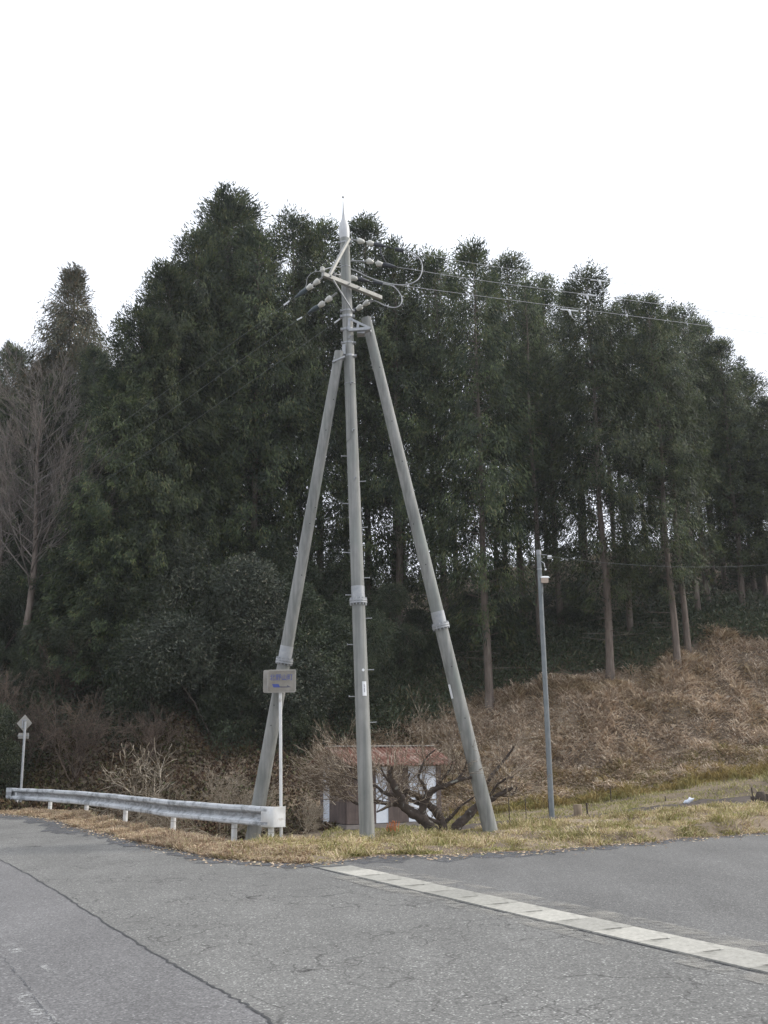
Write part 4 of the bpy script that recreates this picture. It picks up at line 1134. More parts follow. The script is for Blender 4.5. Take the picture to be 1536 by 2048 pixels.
# ------------------------------------------------------------------ conifers
def conifer_mesh(seed, h, cb, r, nb, mat, clump=14, lsz=1.0, shape='hinoki', sparse=1.0):
    """unit tree: height h, crown from cb to h"""
    rs = np.random.RandomState(seed); ch = h - cb
    t = rs.rand(nb) ** .8
    t = np.sort(t); az = np.cumsum(np.full(nb, 2.399)) + rs.rand(nb) * 1.2
    if shape == 'hinoki': prof = np.minimum(1.0, (1 - t) ** .5 * 1.2) * np.clip(.55 + t * 3.0, 0, 1)
    elif shape == 'mantle': prof = np.minimum(1.0, (1 - t) ** .45 * 1.12)
    else: prof = np.minimum(1, (1 - t) * 1.45)
    lump = 1 + .28 * np.sin(az * 2 + seed) * np.cos(t * 9 + seed * 1.7)
    L = r * prof * lump * (.72 + .42 * rs.rand(nb)) + (.28 if shape != 'cedar' else .12)
    z0 = cb + t * ch
    P = []; D = []; LL = []; WW = []; segs = []; FL = []
    for i in range(nb):
        a = az[i]; out = np.array([math.cos(a), math.sin(a), 0.]); rise = .35 if t[i] > .75 else .12
        L_i = L[i]; k = max(2, int(L_i / .42))
        tip = None
        for j in range(k):
            f = .30 + .70 * (j + .5) / k
            dro = -.30 * f * f * L_i * .55 + rise * f * L_i
            c = np.array([0, 0, z0[i]]) + out * L_i * f + np.array([0, 0, dro])
            if rs.rand() < .06 * sparse + (.12 * sparse * (1 - t[i] / .75) if (t[i] < .75 and shape == 'hinoki') else 0): continue
            m_ = int(clump * (.5 + 1.1 * rs.rand()))
            sd = np.array([.17, .17, .24]) * (1.05 if shape != 'cedar' else 1.15)
            c = c + rs.normal(size=3) * .12
            q_ = rs.normal(size=(m_, 3)); q_ /= np.linalg.norm(q_, axis=1, keepdims=True); pts = c + q_ * (rs.rand(m_, 1) ** .45) * sd * 2.1
            d = out * .8 + rs.normal(size=(m_, 3)) * .42 + np.array([0, 0, -1.15 if t[i] < .85 else .6])
            P.append(pts); D.append(d)
            nn_ = out * .9 + np.array([0, 0, .5]) + rs.normal(size=3) * .4; FL.append(np.tile(nn_, (m_, 1)))
            LL.append((.12 + .17 * rs.rand(m_)) * lsz); WW.append((.032 + .03 * rs.rand(m_)) * lsz)
        e = np.array([0, 0, z0[i]]) + out * L_i * .55 + np.array([0, 0, rise * .5 * L_i])
        e2 = np.array([0, 0, z0[i]]) + out * L_i * .95 + np.array([0, 0, rise * .5 * L_i - .1])
        s0 = np.array([0, 0, z0[i] - .1 * L_i])
        if shape != 'cedar': e = s0 + (e - s0) * .6
        segs.append((*s0, *e, .022, .010))
    # top spire
    m_ = clump * 5; pts = np.array([0, 0, h - .3]) + rs.normal(size=(m_, 3)) * np.array([.16, .16, .28]); P.append(pts); FL.append(rs.normal(size=(m_, 3))); D.append(rs.normal(size=(m_, 3)) * .4 + np.array([0, 0, 1.])); LL.append(.09 + .1 * rs.rand(m_)); WW.append(.045 + .04 * rs.rand(m_))
    # dead lower stubs
    if cb > 3:
        for _ in range(14):
            a = rs.rand() * 6.28; z = cb - rs.rand() * cb * .45; l_ = .4 + rs.rand() * 1.2
            segs.append((0, 0, z, math.cos(a) * l_, math.sin(a) * l_, z - .05 + rs.rand() * .2, .016, .006))
    P = np.concatenate(P); D = np.concatenate(D); LL = np.concatenate(LL); WW = np.concatenate(WW)
    V, F = leaf_quads(P, D, LL, WW, rs, np.concatenate(FL))
    crown = npmesh('crown', V, F, mat)
    # trunk
    b = MB(); n = 14; rng = random.Random(seed); P2 = []; R2 = []
    for i in range(n + 1):
        z = -.6 + (h + .2) * i / n; P2.append((math.sin(i * .7 + seed) * .05, math.cos(i * .9 + seed) * .05, z)); R2.append(max(.02, (.19 if i > 0 else .25) * (1 - .93 * (z + .6) / (h + .4))))
    b.tube(P2, R2, 12, caps=False)
    n0 = len(b.v); Vt = np.array(b.v); Ft = np.array(b.f)
    Vs, Fs = seg_tubes(segs, 4)
    V, F = join([(Vt, Ft), (Vs, Fs)])
    tm = npmesh('trunk', V, F, M['bark'], True)
    return crown, tm, h
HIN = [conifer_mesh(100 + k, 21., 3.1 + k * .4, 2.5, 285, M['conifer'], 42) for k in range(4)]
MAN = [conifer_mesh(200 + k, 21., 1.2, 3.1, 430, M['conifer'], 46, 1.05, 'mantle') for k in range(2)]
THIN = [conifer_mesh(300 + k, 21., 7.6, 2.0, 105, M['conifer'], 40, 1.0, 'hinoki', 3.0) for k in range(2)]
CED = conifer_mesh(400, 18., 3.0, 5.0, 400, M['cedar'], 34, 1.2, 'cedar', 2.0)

def ztop(px, py, Y): return at(px, py, Y)
def tree(kind, x, Y, zt, rz, label, cat='tree', group='conifers of the plantation', name='conifer_tree', wide=1.0, thick=1.0):
    crown, tm, h = kind; zb = hz1(x, Y) - .1
    s = (zt - zb) / h
    root = empty(name, (x, Y, zb), label, cat, group, rz)
    sx = s * wide if s > .7 else .8 * wide
    root.scale = (sx, sx, s)
    o = link('trunk', tm, root); c = link('crown', crown, root)
    return root
rng = random.Random(77)
# front row: (base px, py of top, depth Y, kind, label)
FR = [
    (975, 505, 44.8, HIN[0], 'conifer with lone long bare trunk, just right of the right strut'),
    (1222, 548, 44.9, HIN[1], 'tall conifer with thick pale bare trunk, first big trunk right of the lamp pole'),
    (1355, 600, 45.0, HIN[2], 'tall conifer with reddish-brown bare trunk at the right, above the dry grass'),
    (1378, 640, 45.8, THIN[0], 'slender conifer whose thin pale trunk stands just right of the reddish-brown one'),
    (1268, 620, 47.5, THIN[1], 'conifer with slightly leaning thin trunk between the two thick right-hand trunks'),
    (1405, 615, 48.6, THIN[0], 'slender conifer farther up the slope right of the paired trunks'),
    (1428, 618, 50.5, HIN[3], 'conifer with short visible trunk at the crest of the dry grass hump'),
    (1500, 690, 49.5, HIN[0], 'slim-trunked conifer near the right edge of the photo'),
    (1550, 745, 51.0, HIN[1], 'conifer second from the right edge, filling the slope of the skyline'),
    (1466, 650, 55.5, HIN[1], 'conifer behind the crest of the dry bank, between the hump and the right edge'),
    (1310, 600, 57.0, HIN[2], 'conifer seen high between the thick pale trunk and the reddish-brown one'),
    (1180, 575, 55.0, THIN[1], 'slim conifer just left of the thick pale trunk, deeper in the wood'),
    (1085, 560, 47.5, THIN[0], 'slim conifer standing close behind the lamp pole top'),
    (1125, 560, 50.5, HIN[3], 'conifer with dim trunk just right of the lamp pole top'),
    (1590, 800, 49.0, HIN[2], 'conifer at the right edge whose foliage slopes down to the dark understory'),
    (890, 515, 48.0, HIN[1], 'conifer whose crown rises behind the upper part of the right strut'),
    (1050, 520, 52.0, HIN[2], 'conifer with pointed top right of the bare-trunked one'),
    (800, 495, 47.5, HIN[3], 'conifer with crown behind the big cable loop at the pole top'),
    (735, 455, 48.5, HIN[0], 'conifer whose top shows just right of the pointed pole cap'),
    (640, 455, 47.5, HIN[2], 'conifer whose crown fills the space left of the crossarm'),
    (575, 432, 46.5, HIN[3], 'conifer with rounded top between the highest crown and the pole cap'),
    (500, 470, 45.5, HIN[1], 'conifer standing close right of the highest crown'),
    (432, 398, 46.5, MAN[0], 'highest conifer of the wood, rounded top in the left half of the photo'),
    (365, 470, 45.0, MAN[1], 'broad conifer on the left shoulder just below the highest crown'),
    (305, 545, 43.5, MAN[0], 'conifer on the sloping left shoulder of the wood, green to its foot'),
    (250, 625, 42.5, MAN[1], 'lower left conifer at the end of the wood with drooping green branches'),
    (205, 760, 41.5, MAN[0], 'short leafy conifer leaning out at the left end of the wood above the brown thicket'),
]
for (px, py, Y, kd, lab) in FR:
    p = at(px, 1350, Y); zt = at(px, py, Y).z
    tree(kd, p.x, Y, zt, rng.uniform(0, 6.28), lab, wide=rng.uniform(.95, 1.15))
# rows behind: silhouettes lower than the skyline
sky_x = [150, 230, 300, 365, 432, 480, 520, 580, 640, 730, 800, 890, 940, 1000, 1060, 1130, 1205, 1270, 1350, 1440, 1530, 1620]
sky_y = [880, 660, 560, 470, 400, 455, 480, 440, 470, 460, 495, 520, 560, 500, 530, 590, 540, 630, 600, 630, 760, 900]
wh = ['tree tops left of the pole', 'tree tops behind the pole', 'crowns right of the pole', 'crowns at the right side']
LM = ['behind the drooping left end of the wood', 'behind the left shoulder of the wood', 'straight behind the highest crown', 'between the highest crown and the left insulators', 'behind the left strut pole top',
      'directly behind the upper middle pole', 'behind the big cable loop', 'right of the cable loops', 'above the lone bare trunk', 'above the lamp pole', 'beneath the white line tags',
      'above the thick pale trunk', 'above the reddish-brown trunk', 'above the dry grass hump', 'by the right edge of the photo']
seen = set()
for row, (Y, stp, off) in enumerate(((54.0, 92, 0), (60.5, 104, 45))):
    x = 240 + off
    while x < 1640:
        px = x + rng.uniform(-22, 22); Yj = Y + rng.uniform(-1.6, 1.6)
        py = np.interp(px, sky_x, sky_y) + rng.uniform(10, 75)
        p = at(px, 1200, Yj); zt = at(px, py, Yj).z
        mark = LM[int(min(len(LM) - 1, max(0, (px - 200) // 96)))]
        key = (row, mark); mark = mark if key not in seen else mark + ', the right-hand one there'; seen.add(key)
        tree(rng.choice(THIN + THIN + HIN[:1]), p.x, Yj, zt, rng.uniform(0, 6.28),
             '%s background conifer %s' % (('nearer', 'deeper', 'deepest')[row], mark), group='background conifers crowded in the wood', wide=rng.uniform(.8, 1.0))
        x += stp
# far left trees
p = at(150, 545, 64); tree(CED, p.x, 64, p.z, 1.0, 'pointed sparse cedar with brownish tips rising alone on the far left', group='far left trees', name='cedar_tree', wide=1.0)
for (px, py, Y, kd, lab) in ((30, 700, 70, MAN[0], 'low rounded conifer on the skyline at the left edge'), (80, 735, 62, CED, 'brownish cedar in front of the tall pointed one at far left'), (-30, 720, 66, MAN[1], 'conifer partly cut by the left edge of the photo'),
                             (190, 700, 60, MAN[1], 'conifer filling the gap between the pointed cedar and the big wood'), (120, 760, 54, MAN[0], 'dark conifer behind the leafless tree at far left'),
                             (20, 800, 52, MAN[1], 'dark green conifer at the left edge behind the grey twigs'), (-60, 760, 46, MAN[0], 'dark conifer just outside the left corner of the thicket')):
    p = at(px, py, Y); tree(kd, p.x, Y, p.z, rng.uniform(0, 6), lab, group='far left trees')

# ------------------------------------------------------------------ broadleaf shrubs and thicket
def bush_mesh(seed, R, H, n, mat, lsz=.11, lobes=9):
    rs = np.random.RandomState(seed)
    C = np.stack([rs.normal(size=lobes) * R * .42, rs.normal(size=lobes) * R * .42, H * (.18 + .68 * rs.rand(lobes))], 1)
    rad = R * (.38 + .25 * rs.rand(lobes)) * (1.1 - .4 * C[:, 2] / H)
    k = rs.randint(0, lobes, n); dirs = rs.normal(size=(n, 3)); dirs /= np.linalg.norm(dirs, axis=1, keepdims=True)
    rr = rad[k] * (1 - .45 * rs.rand(n) ** 2.0)
    # clumping
    cl = vnoise(dirs[:, 0] * 3 + k * 3.1, dirs[:, 1] * 3 + dirs[:, 2] * 4)
    rr = rr * (1 + cl * .5)
    P = C[k] + dirs * rr[:, None] * np.array([1, 1, .9]); ok = (P[:, 2] > -.1) & (cl > -.28); P = P[ok]; dirs = dirs[ok]; m_ = len(P)
    D = dirs * .5 + rs.normal(size=(m_, 3)) * .7 + np.array([0, 0, -.25])
    V, F = leaf_quads(P, D, lsz * (.8 + .8 * rs.rand(m_)), lsz * .45 * (.8 + .5 * rs.rand(m_)), rs)
    fol = npmesh('foliage', V, F, mat)
    rng_ = random.Random(seed); segs = []
    for i in range(lobes): 
        c = C[i]; segs.append((0, 0, -.3, c[0] * .5, c[1] * .5, c[2] * .55, .06, .04)); segs.append((c[0] * .5, c[1] * .5, c[2] * .55, *c, .04, .02))
    V, F = seg_tubes(segs, 6); st = npmesh('stem', V, F, M['bark_dark'], True)
    return fol, st
BU = [bush_mesh(31, 2.2, 5.2, 52000, M['broad'], .085), bush_mesh(32, 2.0, 4.4, 46000, M['broad'], .08), bush_mesh(33, 2.3, 5.5, 52000, M['broad_grey'], .08)]
def bush(i, px, py_top, Y, lab, group='evergreen bushes along the foot of the wood', s=None, h=None):
    p = at(px, py_top, Y); zb = hz1(p.x, Y) - .1; H = (5.2, 4.4, 5.5)[i]
    sc = max(.35, (p.z - zb) / (H * .93))
    root = empty('evergreen_bush', (p.x, Y, zb), lab, 'bush', group, px * 2.2 + .7); w_ = min(max(sc, .6), 1.5) if s is None else s
    root.scale = (w_, w_, sc)
    link('stem', BU[i][1], root); link('foliage', BU[i][0], root)
for a in ((2, 400, 1085, 41.0, 'tallest grey-green evergreen bush, left of the sign'),
          (2, 515, 1150, 40.5, 'grey-green evergreen bush directly behind the left strut above the sign'),
          (0, 320, 1180, 40.5, 'dark evergreen bush left of the tallest grey-green one'),
          (0, 450, 1260, 39.6, 'dark evergreen bush low behind the direction sign'),
          (1, 250, 1130, 43.0, 'dark evergreen bush at the foot of the left conifers'),
          (0, 620, 1190, 41.6, 'dark evergreen bush between the left strut and the middle pole'),
          (1, 565, 1310, 40.3, 'low evergreen bush just right of the sign board'),
          (0, 770, 1180, 45.6, 'dark evergreen bush right behind the middle pole joint'),
          (1, 690, 1290, 42.6, 'low evergreen bush at the left side of the middle pole foot'),
          (1, 850, 1225, 47.5, 'dark green bush left of the right strut joint'),
          (0, 670, 1090, 47.0, 'evergreen tree-like bush between the two left shafts'),
          (0, 560, 1080, 45.5, 'evergreen bush higher up the slope behind the left strut'),
          (1, 1040, 1200, 51.0, 'dark green bush behind the lamp pole on the left'),
          (2, 1130, 1170, 52.0, 'grey-green bush right of the lamp pole under the trees'),
          (0, 1160, 1250, 50.5, 'low green bush between the lamp pole and the thick pale trunk'),
          (1, 1290, 1200, 55.0, 'low bush in the shade between the right-hand trunks'),
          (0, 930, 1190, 50.5, 'green bush left of the lone bare trunk'),
          (1, 1015, 1270, 49.3, 'low green bush right of the lone bare trunk'),
          (0, 1480, 1190, 57.0, 'dark bush under the trees at the right edge'),
          (1, 1400, 1170, 60.0, 'dark bush deep in shade beyond the grass hump'),
          (1, 1560, 1270, 55.0, 'dark green bush cut by the right edge'),
          (1, 170, 1230, 41.5, 'dark evergreen bush behind the reddish twigs on the left'),
          (0, 50, 1260, 40.5, 'dark evergreen bush at the left edge behind the brown vines'),
          (1, 90, 1120, 45.0, 'dark evergreen bush beneath the leafless tree'),
          (0, -20, 1150, 43.0, 'dark evergreen bush cut by the left edge'),
          (1, -10, 1420, 36.5, 'dark bush behind the far road sign')):
    bush(*a)
# dark understory deep in the wood blocks the light between trunks
def scatter_leaves(name, n, sampler, mat, L, Wd, hgt, kind_label, seed=0, up=.3):
    rs = np.random.RandomState(seed); x, y = sampler(rs, n); z = hz(x, y) + rs.rand(len(x)) * hgt(x, y)
    P = np.stack([x, y, z], 1); D = rs.normal(size=(len(x), 3)) * .8 + np.array([0, -.2, up])
    V, F = leaf_quads(P, D, L * (.6 + .8 * rs.rand(len(x))), Wd * (.6 + .8 * rs.rand(len(x))), rs)
    tag(link(name, npmesh(name, V, F, mat)), kind_label, name.replace('_', ' '), kind='stuff')
def samp_under(rs, n):
    x = rs.uniform(-26, 32, n); s = rs.uniform(6.5, 30, n); y = foot(x) + s
    g = vnoise(x * .5, y * .5) * 3
    hump = (x > 11.5) & (s < np.interp(x, BSX, BSY) + .3)
    ok = ((s + g > 7.8) | (s > 7.0)) & ~hump & (x + s > 4) 
    return x[ok], y[ok]
scatter_leaves('undergrowth', 120000, samp_under, M['broad'], .24, .07, lambda x, y: .5 + 1.3 * np.clip(vnoise(x * .35 + 9, y * .35) + .5, 0, 1) ** 1.5, 'dark green undergrowth covering the slope beneath the trees', 4)
def samp_sasa(rs, n):
    x = rs.uniform(-2, 24, n); s = rs.uniform(4.5, 13.5, n); y = foot(x) + s
    g = vnoise(x * .6 + 4, y * .6) * 3.5; base_s = np.interp(x, BSX, BSY) - .4; g = np.where(x > 11, g * .3, g)
    ok = ((s + g > base_s) | (s > base_s + .1)) & (s > base_s - .8) & (s < base_s + 5)
    return x[ok], y[ok]
scatter_leaves('bamboo_grass', 110000, samp_sasa, M['sasa'], .24, .05, lambda x, y: .25 + .5 * np.clip(vnoise(x * .8 + 9, y * .8) + .5, 0, 1), 'green bamboo grass along the top of the dry bank', 5)
def samp_left(rs, n):
    x = rs.uniform(-22, 1.5, n); s = rs.uniform(-3.0, 6.5, n); y = foot(x) + s; return x, y
scatter_leaves('leaf_litter', 90000, samp_left, M['litter'], .13, .08, lambda x, y: .06 + .22 * np.clip(vnoise(x * .9 + 9, y * .9) + .5, 0, 1), 'brown fallen leaves and vines on the left bank', 6)
def samp_thick(rs, n):
    x = rs.uniform(-24, 0.5, n); s = rs.uniform(2.5, 12, n); y = foot(x) + s; g = vnoise(x * .5 + 1, y * .5) * 3; ok = s + g > 4.6; return x[ok], y[ok]
scatter_leaves('thicket', 150000, samp_thick, M['broad'], .12, .05, lambda x, y: .3 + 2.0 * np.clip(vnoise(x * .45 + 19, y * .45) + .5, 0, 1) ** 1.4, 'dark green tangled thicket on the left slope', 9)

# bare trees on the left
def bare_tree(seed, h, mat_t, mat_w):
    rg = random.Random(seed); segs = []; b = MB(); P = []; R = []
    for i in range(11):
        P.append((math.sin(i * .6 + seed) * .12, math.cos(i * .8) * .1, -.4 + h * .92 * i / 10)); R.append(.15 * (1 - .085 * i))
    b.tube(P, R, 10, caps=False)
    for i in range(46):
        f = .32 + .66 * i / 46; z = h * .9 * f; a = i * 2.4 + rg.random(); l_ = h * .24 * (1.15 - f * .75)
        d = Vector((math.cos(a), math.sin(a), .75)); grow(rg, (0, 0, z), d, l_, .035 * (1.3 - f), 3, segs, .42, 2, .18, .1, .6, 4, .0065)
    V, F = seg_tubes(segs, 3)
    return npmesh('trunk', np.array(b.v), np.array(b.f), mat_t, True), npmesh('twigs', V, F, mat_w, True), h
BT = bare_tree(4, 11.5, M['bark'], M['twig_grey'])
for (px, py, Y, lab, s) in ((92, 735, 41.5, 'tall leafless tree with fine grey-brown twigs and reddish trunk on the left', 1.0), (20, 830, 43.5, 'leafless tree at the left edge behind the tall one', 1.0)):
    p = at(px, py, Y); zb = hz1(p.x, Y); sc = (p.z - zb) / BT[2]
    root = empty('leafless_tree', (p.x, Y, zb), lab, 'tree', 'leafless trees on the left', px * .7); root.scale = (sc * s, sc * s, sc)
    link('trunk', BT[0], root); link('twigs', BT[1], root)
for i, (px, py, Y, me, s, lab) in enumerate(((290, 1290, 35.6, sh_branch, .9, 'leafless branching shrub showing pale against the dark bushes left of the sign'),
      (150, 1440, 37.5, sh_brown, .85, 'reddish-brown twiggy shrub in the middle of the left thicket'), (60, 1460, 38.0, sh_brown, .8, 'brown leafless shrub above the far road sign'),
      (10, 1400, 38.5, sh_brown, .9, 'brown leafless shrub at the left edge'),
      (240, 1560, 35.2, sh_pale2, .7, 'greyish leafless shrub low on the left bank'), (120, 1330, 40.5, sh_brown, .9, 'tall brown leafless shrub below the leafless tree'),
      (310, 1420, 38.0, sh_brown, .6, 'small brown leafless shrub at the edge of the dark bushes'))):
    p = at(px, py, Y); z = hz1(p.x, Y)
    if i == 0: z = p.z - .9 if p.z - .9 > z else z
    place('leafless_shrub', me, (p.x, Y, hz1(p.x, Y)), lab, 'shrub', G_SH, s if i else 1.45, i * 1.7)

# ------------------------------------------------------------------ grass blades
def blades(name, x, y, mat, hl, wd, lean, rs, label, droop=.5, zoff=0.0, bias=(0, 0)):
    n = len(x); z = hz(x, y) - .02 + zoff
    a = rs.rand(n) * 2 * math.pi; L = hl * (.45 + .9 * rs.rand(n)) * np.clip(1 + 2.2 * vnoise(x * 1.9 + 40, y * 1.9) , .45, 1.9); ln = lean * (.4 + 1.0 * rs.rand(n))
    dx = np.cos(a) * ln + bias[0]; dy = np.sin(a) * ln + bias[1]
    u = np.stack([dx, dy, np.ones(n)], 1); u /= np.linalg.norm(u, axis=1, keepdims=True)
    p0 = np.stack([x, y, z], 1); p1 = p0 + u * L[:, None] * .55
    u2 = u + np.stack([dx * droop * 1.5, dy * droop * 1.5, -np.ones(n) * droop], 1); u2 /= np.linalg.norm(u2, axis=1, keepdims=True)
    p2 = p1 + u2 * L[:, None] * .45
    b = rs.rand(n) * math.pi; s = np.stack([np.cos(b), np.sin(b), np.zeros(n)], 1) * (wd * (.6 + .8 * rs.rand(n)))[:, None] / 2
    V = np.stack([p0 - s, p0 + s, p1 + s * .9, p1 - s * .9, p2 + s * .2, p2 - s * .2], 1).reshape(-1, 3)
    k = (np.arange(n) * 6)[:, None]
    F = np.concatenate([k + np.array([[0, 1, 2, 3]]), k + np.array([[3, 2, 4, 5]])], 0)
    tag(link(name, npmesh(name, V, F, mat)), label, name.replace('_', ' '), kind='stuff')
def clumped(rs, n, fx, fy, fr=1.2, th=0.0, o=0.0):
    x = fx(rs, n); y = fy(rs, x); m_ = vnoise(x * fr + o, y * fr + o) + rs.rand(len(x)) * .5 - .25 > th
    return x[m_], y[m_]
rs = np.random.RandomState(21)
# bank of dry grass
def bank_xy(rs, n, s0, s1, x0=-2.5, x1=24):
    x = rs.uniform(x0, x1, n); bs = np.interp(x, BSX, BSY); s = s0 + (np.minimum(bs, s1) - s0) * rs.rand(n); y = foot(x) + s
    ok = s + vnoise(x * .7, y * .7) * 1.5 < bs; return x[ok], y[ok]
x, y = bank_xy(rs, 140000, .6, 30); blades('dry_grass', x, y, M['dry'], .42, .038, 1.9, rs, 'pale brown withered grass lying over the sunlit bank', .9, bias=(.25, -.35))
x, y = bank_xy(rs, 26000, -1.5, 2.2, -1.5, 24); blades('olive_grass', x, y, M['olive'], .32, .03, .6, rs, 'olive-yellow grass along the foot of the bank', .6)
# field grass
x = rs.uniform(-2, 24, 60000); y = rs.uniform(24, 39.5, 60000); ok = (y > edge(x) + 3.5) & (y < foot(x) + .2); x, y = x[ok], y[ok]
til = (x > 2.2) & (x < 11.5) & (y > 29.5) & (y < 33.0); x, y = x[~til], y[~til]
blades('field_grass', x, y, M['green'], .13, .022, .7, rs, 'short yellowish green grass of the field behind the verge', .5)
# verge
def fx(rs, n): return rs.uniform(-2.6, 14, n)
def fy(rs, x):
    d0 = -0.10 + 0.22 * vnoise(x * 2.3, x * 0 + 4) + 0.12 * vnoise(x * 9, x * 0 + 4); lipw = np.interp(x, [-12, -3, 0, 3, 8, 14], [2.2, 3.0, 5.0, 6.2, 5.0, 4.6]); return edge(x) + d0 + lipw * rs.rand(len(x))
x, y = clumped(rs, 110000, fx, fy, 2.6, -.13); blades('verge_grass', x, y, M['verge'], .17, .013, 1.3, rs, 'dry yellow and green grass on the verge in front of the poles', .8)
x, y = clumped(rs, 30000, fx, fy, 2.2, .22, 5.); blades('green_tufts', x, y, M['green'], .17, .014, .6, rs, 'greener tufts growing through the dry verge grass', .6)
x = rs.uniform(-13, -1.2, 70000); y = edge(x) - .12 + .2 * vnoise(x * 3, x * 0 + 1) + 1.8 * rs.rand(len(x)) ** 1.2; ok = vnoise(x * 2, y * 2) + .3 * rs.rand(len(x)) > -.2
blades('straw_grass', x[ok], y[ok], M['straw'], .15, .014, .9, rs, 'orange-brown straw grass under the guardrail', .9)
x = rs.uniform(-1.0, 6.5, 9000); y = edge(x) + .02 + .3 * rs.rand(len(x)); ok = vnoise(x * 1.3, x * 0 + 2) > -.05
blades('moss_fringe', x[ok], y[ok], M['green'], .05, .02, .8, rs, 'mossy yellow-green fringe where the verge meets the side road', .3)
x = np.concatenate([rs.normal(c[0], .25, 700) for c in ((base.x, base.y), (SLB.x, SLB.y), (SRB.x, SRB.y), (RP[-1].x + .2, RP[-1].y + .2))]); y = np.concatenate([rs.normal(c[1], .2, 700) for c in ((base.x, base.y), (SLB.x, SLB.y), (SRB.x, SRB.y), (RP[-1].x + .2, RP[-1].y + .2))])
y = y + .12; blades('tall_grass_tufts', x, y, M['verge'], .15, .012, .7, rs, 'taller dry grass growing round the feet of the poles', .7)
x = rs.uniform(-12, 11, 2600); y = edge(x) - .05 - np.abs(rs.normal(0, .35, 2600)); P = np.stack([x, y, np.full(2600, .016)], 1)
D = rs.normal(size=(2600, 3)) * np.array([1, 1, .12]); V, F = leaf_quads(P, D, .04 + .05 * rs.rand(2600), .018 + .02 * rs.rand(2600), rs, np.tile([0, 0, 1.], (2600, 1)))
tag(link('fallen_leaves', npmesh('fallen_leaves', V, F, M['straw'])), 'scattered dry leaves and grass bits along the tarmac edge', 'fallen leaves', kind='stuff')
# tilled strip
xs = np.linspace(2.2, 11.5, 90); ys = np.linspace(29.5, 33.0, 40); X, Y = np.meshgrid(xs, ys); Z = hz(X.ravel(), Y.ravel()) + .03 + .10 * np.abs(vnoise(X.ravel() * 4, Y.ravel() * 4))
V = np.stack([X.ravel(), Y.ravel(), Z], 1); i = np.arange(89 * 39); a = (i // 89) * 90 + i % 89
tag(link('tilled_soil', npmesh('tilled_soil', V, np.stack([a, a + 1, a + 91, a + 90], 1), M['tilled'], True)), kind='structure')
# orange dead weeds at the pole foot
p = onground(782, 1668); rg = random.Random(2); segs = []
for _ in range(26): grow(rg, (rg.gauss(0, .09), rg.gauss(0, .06), -.02), (rg.gauss(0, .1), rg.gauss(0, .1), 1), rg.uniform(.12, .42), .011, 0, segs, .3, 1, .1, .05)
V, F = seg_tubes(segs, 4); P = []; D = []
sgs = np.array(segs); rsx = np.random.RandomState(2); idx = rsx.randint(0, len(sgs), 700); PP = sgs[idx, :3] + (sgs[idx, 3:6] - sgs[idx, :3]) * rsx.rand(700, 1)
V2, F2 = leaf_quads(PP, rsx.normal(size=(700, 3)) + np.array([0, 0, .6]), .035 + .02 * rsx.rand(700), .018 * np.ones(700), rsx)
V, F = join([(V, F), (V2, F2)])
o = link('dried_weed', npmesh('dried_weed', V, F, M['orange_weed'])); o.location = p
tag(o, 'rusty orange dried weed stalks just right of the middle pole foot', 'weed')

# ------------------------------------------------------------------ stakes, stump, bag
GS = 'thin stakes around the field'
for (px, pt, pb, Y, r, lab) in ((1017, 1596, 1655, 27.5, .012, 'thin rusty stake nearest the right strut foot'), (1050, 1592, 1648, 28.5, .012, 'thin stake with bent top, second right of the right strut'),
        (1096, 1597, 1640, 29.5, .012, 'thin stake close left of the lamp pole foot'), (1173, 1606, 1637, 30.5, .026, 'short dark stake right of the wooden stump post'),
        (1220, 1573, 1610, 36.0, .018, 'thin stake at the foot of the bank above the tilled soil'), (1330, 1592, 1620, 34.0, .016, 'thin stake left of the pale bag in the field'),
        (1503, 1575, 1612, 31.0, .02, 'dark stake beside the woody stump at the right edge')):
    t = at(px, pt, Y); b_ = Vector((t.x, Y, hz1(t.x, Y) - .1)); m = MB(b_)
    P = [b_, b_.lerp(t, .5) + Vector((.01, 0, 0)), t]
    if px == 1050: P += [t + Vector((-.08, 0, .06))]
    m.tube(P, r, 8); o = m.build('stake', M['bark_dark']); o.location = b_; tag(o, lab, 'stake', GS)
t = at(1155, 1609, 30.2); b_ = Vector((t.x, 30.2, hz1(t.x, 30.2) - .1))
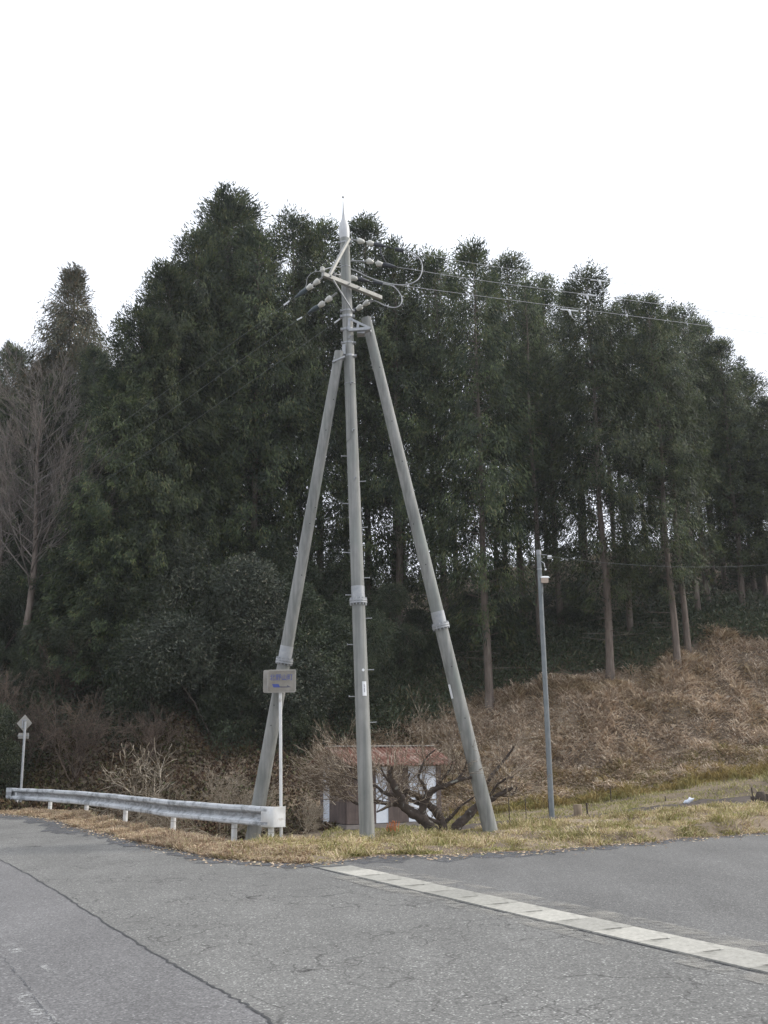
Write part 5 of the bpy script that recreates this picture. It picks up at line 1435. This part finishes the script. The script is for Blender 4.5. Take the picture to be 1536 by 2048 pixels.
m = MB(b_); m.tube([b_, b_.lerp(t, .6), t - Vector((0, 0, .01)), t], [.13, .125, .13, .11], 14); o = m.build('wooden_post', M['wood_old']); o.location = b_
tag(o, 'short thick sawn wooden post at the edge of the tilled soil', 'post')
# woody stump right
t = at(1520, 1575, 29.0); zb = hz1(t.x, 29.0)
m = MB((t.x, 29, zb)); c = Vector((t.x, 29, zb)); rg = random.Random(9)
for (dx, dz, r) in ((0, .62, .16), (-.22, .5, .08), (.2, .55, .12), (.35, .4, .1), (.5, .6, .14)):
    m.tube([c + Vector((dx * .5, 0, -.15)), c + Vector((dx * .8, .03, dz * .4)), c + Vector((dx * 1.0, 0, dz * .8)), c + Vector((dx * 1.1, 0, dz))], [r * 1.2, r, r * .95, r * .6], 10)
o = m.build('tree_stump', M['bark_dark']); o.location = (t.x, 29, zb); tag(o, 'gnarled cut stump with several stubs at the right edge of the field', 'stump')
# pale bag
c = onground(1378, 1612); m = MB(c)
rg = random.Random(5); P = []; R = []
for i in range(7): P.append(c + Vector((-.22 + .075 * i, .02 * rg.gauss(0, 1), .07 + .05 * rg.random() + .03 * i))); R.append([.02, .07, .09, .075, .09, .05, .015][i])
m.tube(P, R, 10); o = m.build('plastic_sheet', M['wall_white']); o.location = c; o.scale = (.75, .8, .8); tag(o, 'crumpled pale blue plastic sheet lying in the field grass', 'plastic sheet')

# ------------------------------------------------------------------ thin volume added to imitate lens glare over the trees
m = bpy.data.materials.new('glare_haze'); m.use_nodes = True; t = m.node_tree; t.nodes.clear()
o_ = t.nodes.new('ShaderNodeOutputMaterial'); pv = t.nodes.new('ShaderNodeVolumePrincipled')
pv.inputs['Color'].default_value = (0.95, 0.97, 1.0, 1); pv.inputs['Density'].default_value = GLARE_HAZE; pv.inputs['Anisotropy'].default_value = 0.3
t.links.new(pv.outputs[0], o_.inputs['Volume'])
mb_ = MB(); mb_.box((0, 140, 15), (840, 560, 60)); tag(mb_.build('glare_haze', m), 'thin pale veil added to imitate lens glare', 'glare_haze', kind='stuff')
